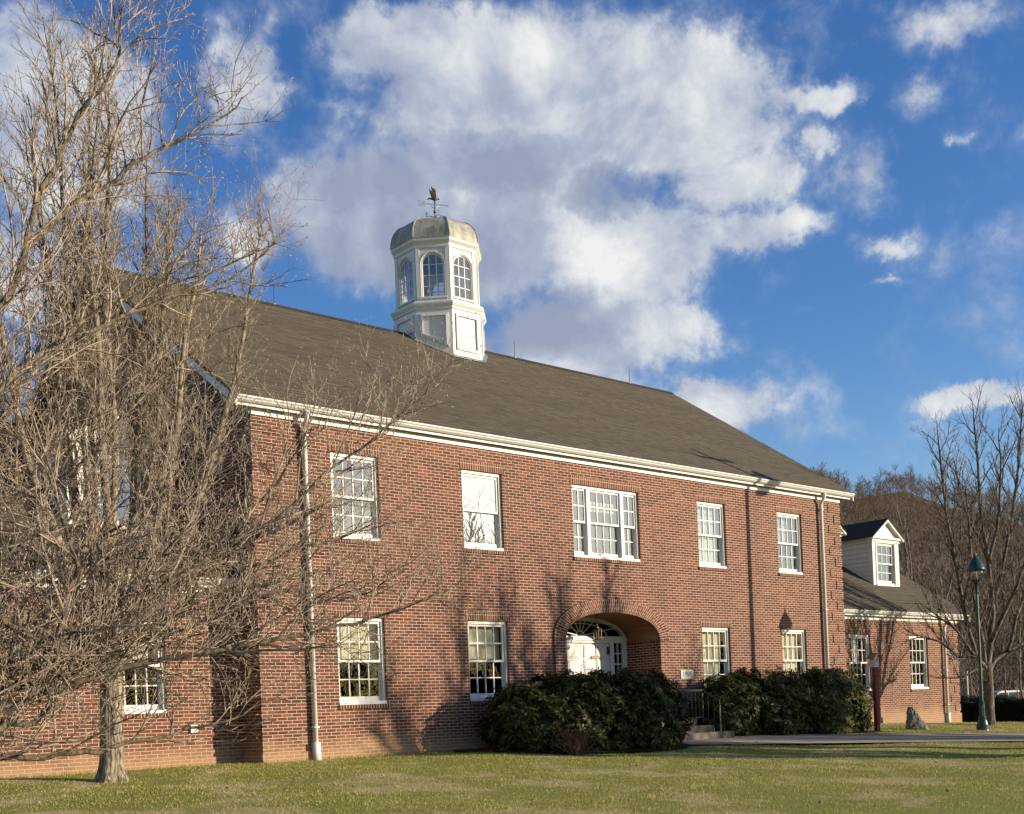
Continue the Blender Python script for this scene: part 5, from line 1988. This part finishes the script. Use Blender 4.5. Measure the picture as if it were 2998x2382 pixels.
# ------------------------------------------------------------------ evergreen shrubs
def shrub(name, lobes, mat, label, seed, clusters, leaf=.115, group=None, droop=.45, twigs=90, width=.34, inner=.35):
    """lobes: (x, y, z0, rx, ry, h); leaves in whorls on a shell of branch tips, bare stems inside"""
    r_ = random.Random(seed)
    cx = sum(l[0] for l in lobes)/len(lobes)
    cy = sum(l[1] for l in lobes)/len(lobes)
    root = empty(name, (cx, cy, ground_z(cx, cy)))
    inv = Matrix.Translation((-cx, -cy, -ground_z(cx, cy)))
    V, F = [], []
    wts = [l[3]*l[4]*l[5] for l in lobes]
    br = Branches()
    def inside(p, skip, k):
        for i, l in enumerate(lobes):
            if i != skip:
                q = ((p.x-l[0])/l[3])**2+((p.y-l[1])/l[4])**2+((p.z-l[2]-l[5]*.42)/(l[5]*.58))**2
                if q < k:
                    return True
        return False
    done = tries = 0
    while done < clusters and tries < clusters*6:
        tries += 1
        i = r_.choices(range(len(lobes)), wts)[0]
        x, y, z0, rx, ry, h = lobes[i]
        d = unit(r_)
        if d.z < -.75:
            d.z = -d.z
        bump = 1+.11*math.sin(d.x*7+i*2+d.z*5)+.09*math.sin(d.y*11+d.z*9+seed)
        bump *= (abs(d.x)**4+abs(d.y)**4+abs(d.z)**4)**-.17
        rad = bump*(1-(r_.random()**2.2)*inner)+r_.uniform(-.02, .05)
        p = Vector((x+d.x*rx*rad, y+d.y*ry*rad, z0+h*.42+d.z*h*.54*rad))
        if p.z < ground_z(p.x, p.y)+.05 or inside(p, i, .72) or p.y > -.06:
            continue
        done += 1
        out_ = Vector((d.x/rx, d.y/ry, d.z/h*1.2)).normalized()
        ax = (out_*.8+UPV*.55+unit(r_)*.45).normalized()
        u = ax.orthogonal().normalized()
        w2 = ax.cross(u)
        nl = r_.randint(6, 9)
        a0 = r_.uniform(0, 6.28)
        for k in range(nl):
            a = a0+2*math.pi*k/nl+r_.uniform(-.25, .25)
            s = u*math.cos(a)+w2*math.sin(a)
            el_ = r_.uniform(-.35, .55)
            dr = (s*math.cos(el_)+ax*math.sin(el_)-UPV*droop*r_.uniform(.3, 1.2)).normalized()
            L = leaf*r_.uniform(.65, 1.2)
            side = dr.cross(ax)
            if side.length < 1e-3:
                continue
            side = side.normalized()*L*width*.5
            nrm = side.cross(dr).normalized()
            b0 = len(V)
            m_ = p+dr*L*.55
            V += [tuple(p), tuple(m_+side+nrm*L*.05), tuple(p+dr*L-UPV*L*.08), tuple(m_-side+nrm*L*.05)]
            F.append((b0, b0+1, b0+2, b0+3))
    for k in range(twigs):
        i = r_.choices(range(len(lobes)), wts)[0]
        x, y, z0, rx, ry, h = lobes[i]
        d = unit(r_)
        d.z = abs(d.z)
        e = Vector((x+d.x*rx*.95, y+d.y*ry*.95, z0+h*.42+d.z*h*.6))
        if e.y > -.08:
            e.y = -.08
        s0 = Vector((x+r_.uniform(-.25, .25)*rx, min(-.1, y+r_.uniform(-.25, .25)*ry), ground_z(x, y)-.03))
        m1 = s0.lerp(e, .45)+Vector((0, 0, h*.12))+unit(r_)*.06
        br.add([s0, m1, s0.lerp(e, .8)+unit(r_)*.05, e], [.016, .011, .007, .004], 4)
    for k in range(26):                            # single shoots standing out of the outline
        i = r_.choices(range(len(lobes)), wts)[0]
        x, y, z0, rx, ry, h = lobes[i]
        a = r_.uniform(0, 6.28)
        q = r_.uniform(.1, .8)
        b0_ = Vector((x+math.cos(a)*rx*q, min(-.15, y+math.sin(a)*ry*q), z0+h*(.42+.56*math.sqrt(max(0, 1-q*q)))))
        tip = b0_+Vector((r_.uniform(-.06, .06), r_.uniform(-.06, .03), r_.uniform(.06, .2)))
        br.add([b0_-Vector((0, 0, .25)), b0_, b0_.lerp(tip, .6), tip], [.006, .005, .004, .003], 4)
        for m in range(r_.randint(5, 9)):
            a2 = 2.4*m+r_.uniform(-.4, .4)
            e_ = r_.uniform(-.4, .7)
            dr = Vector((math.cos(a2)*math.cos(e_), math.sin(a2)*math.cos(e_), math.sin(e_)))
            L = leaf*r_.uniform(.6, 1.0)
            sd_ = dr.cross(UPV).normalized()*L*width*.5
            b0 = len(V)
            m2_ = tip+dr*L*.55
            V += [tuple(tip), tuple(m2_+sd_), tuple(tip+dr*L-UPV*L*.1), tuple(m2_-sd_)]
            F.append((b0, b0+1, b0+2, b0+3))
    o1 = mesh_np('foliage', V, F, mat)
    o2 = br.build('stem', M['bark_dark'])
    for o in (o1, o2):
        o.parent = root
        o.matrix_parent_inverse = inv
    tag(root, label, 'shrub', group)
    return root


gz_ = ground_z
SG = 'rhododendrons before the front'
shrub('rhododendron', [(3.38, -.95, gz_(3.1, -.9), .70, .68, 1.16), (3.65, -1.35, gz_(3.4, -1.2), .58, .58, 1.0)], M['leaf'], 'dark rhododendron at the left end of the front planting, by the second ground-floor window', 51, 1500, group=SG, twigs=160)
shrub('rhododendron', [(4.3, -1.25, gz_(4.2, -1.3), .85, .85, 1.38), (4.6, -1.75, gz_(4.5, -1.8), .7, .65, 1.22)], M['leaf'], 'dark rhododendron in front of the porch doors, between two others', 52, 2100, group=SG, twigs=140)
shrub('rhododendron', [(5.35, -1.65, gz_(5.3, -1.7), .80, .78, 1.40), (5.75, -1.75, gz_(5.7, -1.8), .62, .6, 1.25), (5.2, -2.15, gz_(5.2, -2.1), .55, .5, .95)], M['leaf'], 'dark rhododendron beside the left edge of the concrete steps', 53, 2100, group=SG)
shrub('rhododendron', [(9.35, -.75, gz_(9.3, -.7), .62, .6, 1.22), (9.9, -.75, gz_(9.9, -.7), .62, .6, 1.35)], M['leaf'], 'rhododendron right of the handrail, under the ground-floor window past the date stone', 54, 1500, group=SG)
shrub('rhododendron', [(10.75, -1.0, gz_(10.7, -1), .85, .75, 1.42), (11.2, -1.25, gz_(11.2, -1.2), .7, .65, 1.25)], M['leaf_brown'], 'brownish sparse shrub in the middle of the right-hand planting', 55, 700, leaf=.075, group=SG, twigs=240, width=.35)
shrub('rhododendron', [(10.4, -1.25, gz_(10.4, -1.2), .6, .5, 1.1), (11.0, -1.2, gz_(11, -1.2), .75, .65, 1.3)], M['leaf'], 'dark green rhododendron in the middle of the right-hand planting', 57, 1500, group=SG)
shrub('rhododendron', [(11.95, -1.5, gz_(12.1, -1.5), .80, .72, 1.38), (12.3, -1.75, gz_(12.5, -1.8), .48, .46, 1.05), (11.7, -1.6, gz_(11.7, -1.6), .5, .5, 1.1)], M['leaf_paler'], 'lighter green rhododendron at the right end, next to the birdhouse post', 56, 2300, group=SG)

r_ = random.Random(58)
dq = at(1690, 2192, 20.6)
dq.z = gz_(dq.x, dq.y)
b = Branches()
for k in range(90):
    a = r_.uniform(0, 6.28)
    sp = r_.uniform(.05, .34)
    h = r_.uniform(.25, .50)
    e = Vector((math.cos(a)*sp, math.sin(a)*sp*.7, h))
    p0_ = dq+Vector((math.cos(a)*.08, math.sin(a)*.06, -.03))
    m_ = p0_+e*.5+unit(r_)*.05
    tip = p0_+e+unit(r_)*.05
    b.add([p0_, m_, tip, tip+Vector((math.cos(a)*.07, math.sin(a)*.05, -.06))], [.008, .006, .005, .003], 4)
    for q in range(2):
        b.add([m_, m_+unit(r_)*.08+Vector((0, 0, .06)), m_+unit(r_)*.13+Vector((0, 0, .12))], [.005, .004, .003], 3)
M['dry_stem'] = flat('dry_stem', (.15, .095, .055), .9, 0, .1, .4, 20)
tag(b.build('dry_shrub', M['dry_stem']), 'small leafless tan shrub at the foot of the dark rhododendrons before the porch', 'shrub')

# clipped hedge, parked car and post beyond the right wing
h0, h1 = at(2795, 2113, 37.5), at(3090, 2113, 35.5)
hd = (h1-h0)
hd.z = 0
hl = hd.length
hd.normalize()
hn = Vector((-hd.y, hd.x, 0))
r_ = random.Random(71)
V, F = [], []
for _ in range(15000):
    t, s_, q = r_.uniform(0, hl), r_.uniform(-.45, .45), r_.random()
    hz = .73+.05*math.sin(t*2.1)+.04*math.sin(t*5.3)
    z = r_.uniform(0, hz)
    if q < .45:
        s_ = -.45+r_.uniform(-.03, .10)
    elif q < .7:
        z = hz+r_.uniform(-.1, .05)
    p = h0+hd*t+hn*s_
    p.z = gz_(p.x, p.y)+z
    d = unit(r_)
    n2 = d.orthogonal().normalized()
    L = r_.uniform(.04, .08)
    b0 = len(V)
    V += [tuple(p), tuple(p+d*L*.5+n2*L*.22), tuple(p+d*L), tuple(p+d*L*.5-n2*L*.22)]
    F.append((b0, b0+1, b0+2, b0+3))
hedge = empty('clipped_hedge', (h0.x, h0.y, gz_(h0.x, h0.y)))
tag(hedge, 'low dark clipped hedge in shade behind the street lamp', 'hedge')
nv = len(V)
for k in range(12):
    for s_, z in ((-.36, -.1), (-.36, .63), (.36, .63), (.36, -.1)):
        p = h0+hd*(hl*k/11)+hn*s_
        V.append((p.x, p.y, gz_(p.x, p.y)+z+.03*math.sin(k*2.0)))
for k in range(11):
    for q in range(4):
        F.append((nv+k*4+q, nv+k*4+(q+1) % 4, nv+k*4+4+(q+1) % 4, nv+k*4+4+q))
o = mesh_np('foliage', V, F, M['hedge_leaf'])
o.parent = hedge
o.matrix_parent_inverse = Matrix.Translation(-hedge.location)
mb = MB()
for i in range(26):
    p = h0+hd*(hl*(i+.5)/26)
    z = gz_(p.x, p.y)
    mb.tube([(p.x, p.y, z-.1), (p.x+.05, p.y, z+.35), (p.x, p.y+.03, z+.7)], [.025, .018, .008], 5)
o = mb.build('stem', M['bark_dark'])
o.parent = hedge
o.matrix_parent_inverse = Matrix.Translation(-hedge.location)

p0 = at(2835, 2065, 44)
mb = MB()
zt = at(2829, 1966, 44).z
mb.tube([(p0.x, p0.y, -1.6), (p0.x, p0.y, zt)], .032, 8)
mb.lathe([(.04, zt), (.04, zt+.02), (.01, zt+.03)], p0.x, p0.y, 8)
tag(mb.build('metal_post', M['silver']), 'slim grey post standing beyond the hedge left of the street lamp', 'post')

cp = at(2915, 2050, 70)
cgz = at(2915, 2022, 70).z-1.66
car = empty('parked_car', (cp.x, cp.y, cgz))
tag(car, 'white parked car half hidden behind the dark hedge', 'car')
car_rot = math.atan2(-rt.y, -rt.x)
CM = Matrix.Translation((cp.x, cp.y, cgz)) @ Matrix.Rotation(math.atan2(RT.y, RT.x)+.25, 4, 'Z')
cinv = Matrix.Translation((-cp.x, -cp.y, -cgz))
parts = []
mb = MB()                                          # lower body, then cabin with sloping ends
prof = [(-2.2, .35), (-2.25, .75), (-2.1, .92), (-1.1, 1.02), (-.35, 1.60), (-.2, 1.65), (1.15, 1.65), (1.35, 1.58), (1.95, 1.05), (2.2, .98), (2.25, .4)]
mb.prism([(x, -.86, z) for x, z in prof], (0, 1.72, 0), M=CM)
parts.append(mb.build('body', M['car']))
mb = MB()
for s_ in (-1, 1):
    y = .865*s_
    for q in ([(-.95, 1.06), (-.35, 1.52), (.20, 1.54), (.20, 1.06)], [(.27, 1.06), (.27, 1.54), (1.1, 1.54), (1.2, 1.06)], [(1.27, 1.06), (1.2, 1.52), (1.33, 1.48), (1.72, 1.08)]):
        mb.prism([(a, y-.004*s_, z) for a, z in q], (0, .01*s_, 0), M=CM)
mb.prism([(-1.06, -.74, 1.055), (-1.06, .74, 1.055), (-.42, .68, 1.56), (-.42, -.68, 1.56)], (-.012, 0, .012), M=CM)
mb.prism([(1.90, -.74, 1.10), (1.90, .74, 1.10), (1.42, .68, 1.545), (1.42, -.68, 1.545)], (.012, 0, .012), M=CM)
parts.append(mb.build('window', M['car_glass']))
for x in (-1.4, 1.4):
    for s_ in (-1, 1):
        mb = MB()
        mb.tube([CM @ Vector((x, .70*s_, .33)), CM @ Vector((x, .88*s_, .33))], .33, 18)
        parts.append(mb.build('wheel', M['tyre']))
for s_ in (-1, 1):
    mb = MB()
    mb.box(-2.27, -2.2, .5*s_-.18, .5*s_+.18, .68, .84, M=CM)
    parts.append(mb.build('headlight', M['silver']))
for o in parts:
    o.parent = car
    o.matrix_parent_inverse = cinv

# ------------------------------------------------------------------ grass, fallen leaves
rg = np.random.default_rng(3)
N = 430000
gx = rg.uniform(-10, 27, N)
gy = rg.uniform(-13.5, .55, N)
rx_, ry_ = gx-CAM.x, gy-CAM.y
dist = np.hypot(rx_, ry_)
azm = np.degrees(np.arctan2(rx_, ry_))
keep = (azm > 14) & (azm < 69) & (rg.random(N) < np.clip(1.45-dist/30, .25, 1))
keep &= ~((gx > XL-.03) & (gy > -.05)) & ~((gx > XR) & (gy > WY-.05))
tt = (gx-7.5)*.82+(gy+1.3)*-.572
ss = (gx-7.5)*.572+(gy+1.3)*.82
keep &= ~((tt > -.6) & (tt < 26) & (ss > -1.36+.018*tt-.0) & (ss < 1.34-.012*tt+.0))
for (ex, ey, ea, eb, an) in ((4.4, -1.45, 2.2, .9, -.42), (11.0, -1.1, 2.1, .8, -.38)):
    ux_ = (gx-ex)*math.cos(an)+(gy-ey)*math.sin(an)
    uy_ = -(gx-ex)*math.sin(an)+(gy-ey)*math.cos(an)
    keep &= (ux_/ea)**2+(uy_/eb)**2 > 1
gx, gy, dist = gx[keep], gy[keep], dist[keep]
N = len(gx)
gzv = -.885+.058*np.clip(gy, -24, 0)-.028*np.clip(gx-16, 0, 16)+np.where(gy < -.3, .012*np.sin(gx*1.7+gy*.9)+.012*np.sin(gy*2.3-gx*.6), 0)


def vnoise(x, y, s_, seed):
    q = np.random.default_rng(seed).random((257, 257))
    u, v = x/s_ % 256, y/s_ % 256
    i, j = u.astype(int), v.astype(int)
    fu, fv = u-i, v-j
    return (q[i, j]*(1-fu)+q[i+1, j]*fu)*(1-fv)+(q[i, j+1]*(1-fu)+q[i+1, j+1]*fu)*fv


tuft = .6*vnoise(gx, gy, .16, 1)+.4*vnoise(gx, gy, .45, 2)
hgt = (.006+.052*np.clip(tuft-.22, 0, 1))*rg.uniform(.6, 1.2, N)*np.where(rg.random(N) < .03, 1.5, 1)
hgt = np.where((gy > -.14) & (gx > XL) & (gx < XR) | (gy > WY-.14), hgt+rg.uniform(0, .06, N), hgt)
wid = .0018+.0002*dist
a = rg.uniform(0, 2*np.pi, N)
b_ = rg.uniform(0, 2*np.pi, N)
ln = rg.uniform(.2, 1.1, N)*hgt
V = np.empty((N, 3, 3))
V[:, 0] = np.stack([gx-np.cos(a)*wid, gy-np.sin(a)*wid, gzv-.006], 1)
V[:, 1] = np.stack([gx+np.cos(a)*wid, gy+np.sin(a)*wid, gzv-.006], 1)
V[:, 2] = np.stack([gx+np.cos(b_)*ln, gy+np.sin(b_)*ln, gzv+hgt], 1)
tag(mesh_np('lawn_grass', V.reshape(-1, 3), np.arange(N*3).reshape(-1, 3), M['grass']), 'short winter grass of the lawn, green with straw patches', 'grass', kind='stuff')

r_ = random.Random(77)
V, F = [], []
for _ in range(520):
    x, y = r_.uniform(-8, 22), r_.uniform(-11, -.2)
    if in_path(x, y) and r_.random() < .8:
        continue
    p = Vector((x, y, gz_(x, y)+.03))
    d = unit(r_)
    d.z *= .3
    d.normalize()
    n2 = d.cross(UPV).normalized()
    L = r_.uniform(.03, .07)
    b0 = len(V)
    V += [tuple(p), tuple(p+d*L*.5+n2*L*.3), tuple(p+d*L+UPV*L*.25), tuple(p+d*L*.5-n2*L*.3)]
    F.append((b0, b0+1, b0+2, b0+3))
M['dead_leaf'] = leaf_mat('dead_leaf', (.20, .12, .05), (.33, .23, .11), (.5, .42, .28))
tag(mesh_np('fallen_leaves', V, F, M['dead_leaf']), 'scattered dry leaves lying on the lawn', 'leaves', kind='stuff')
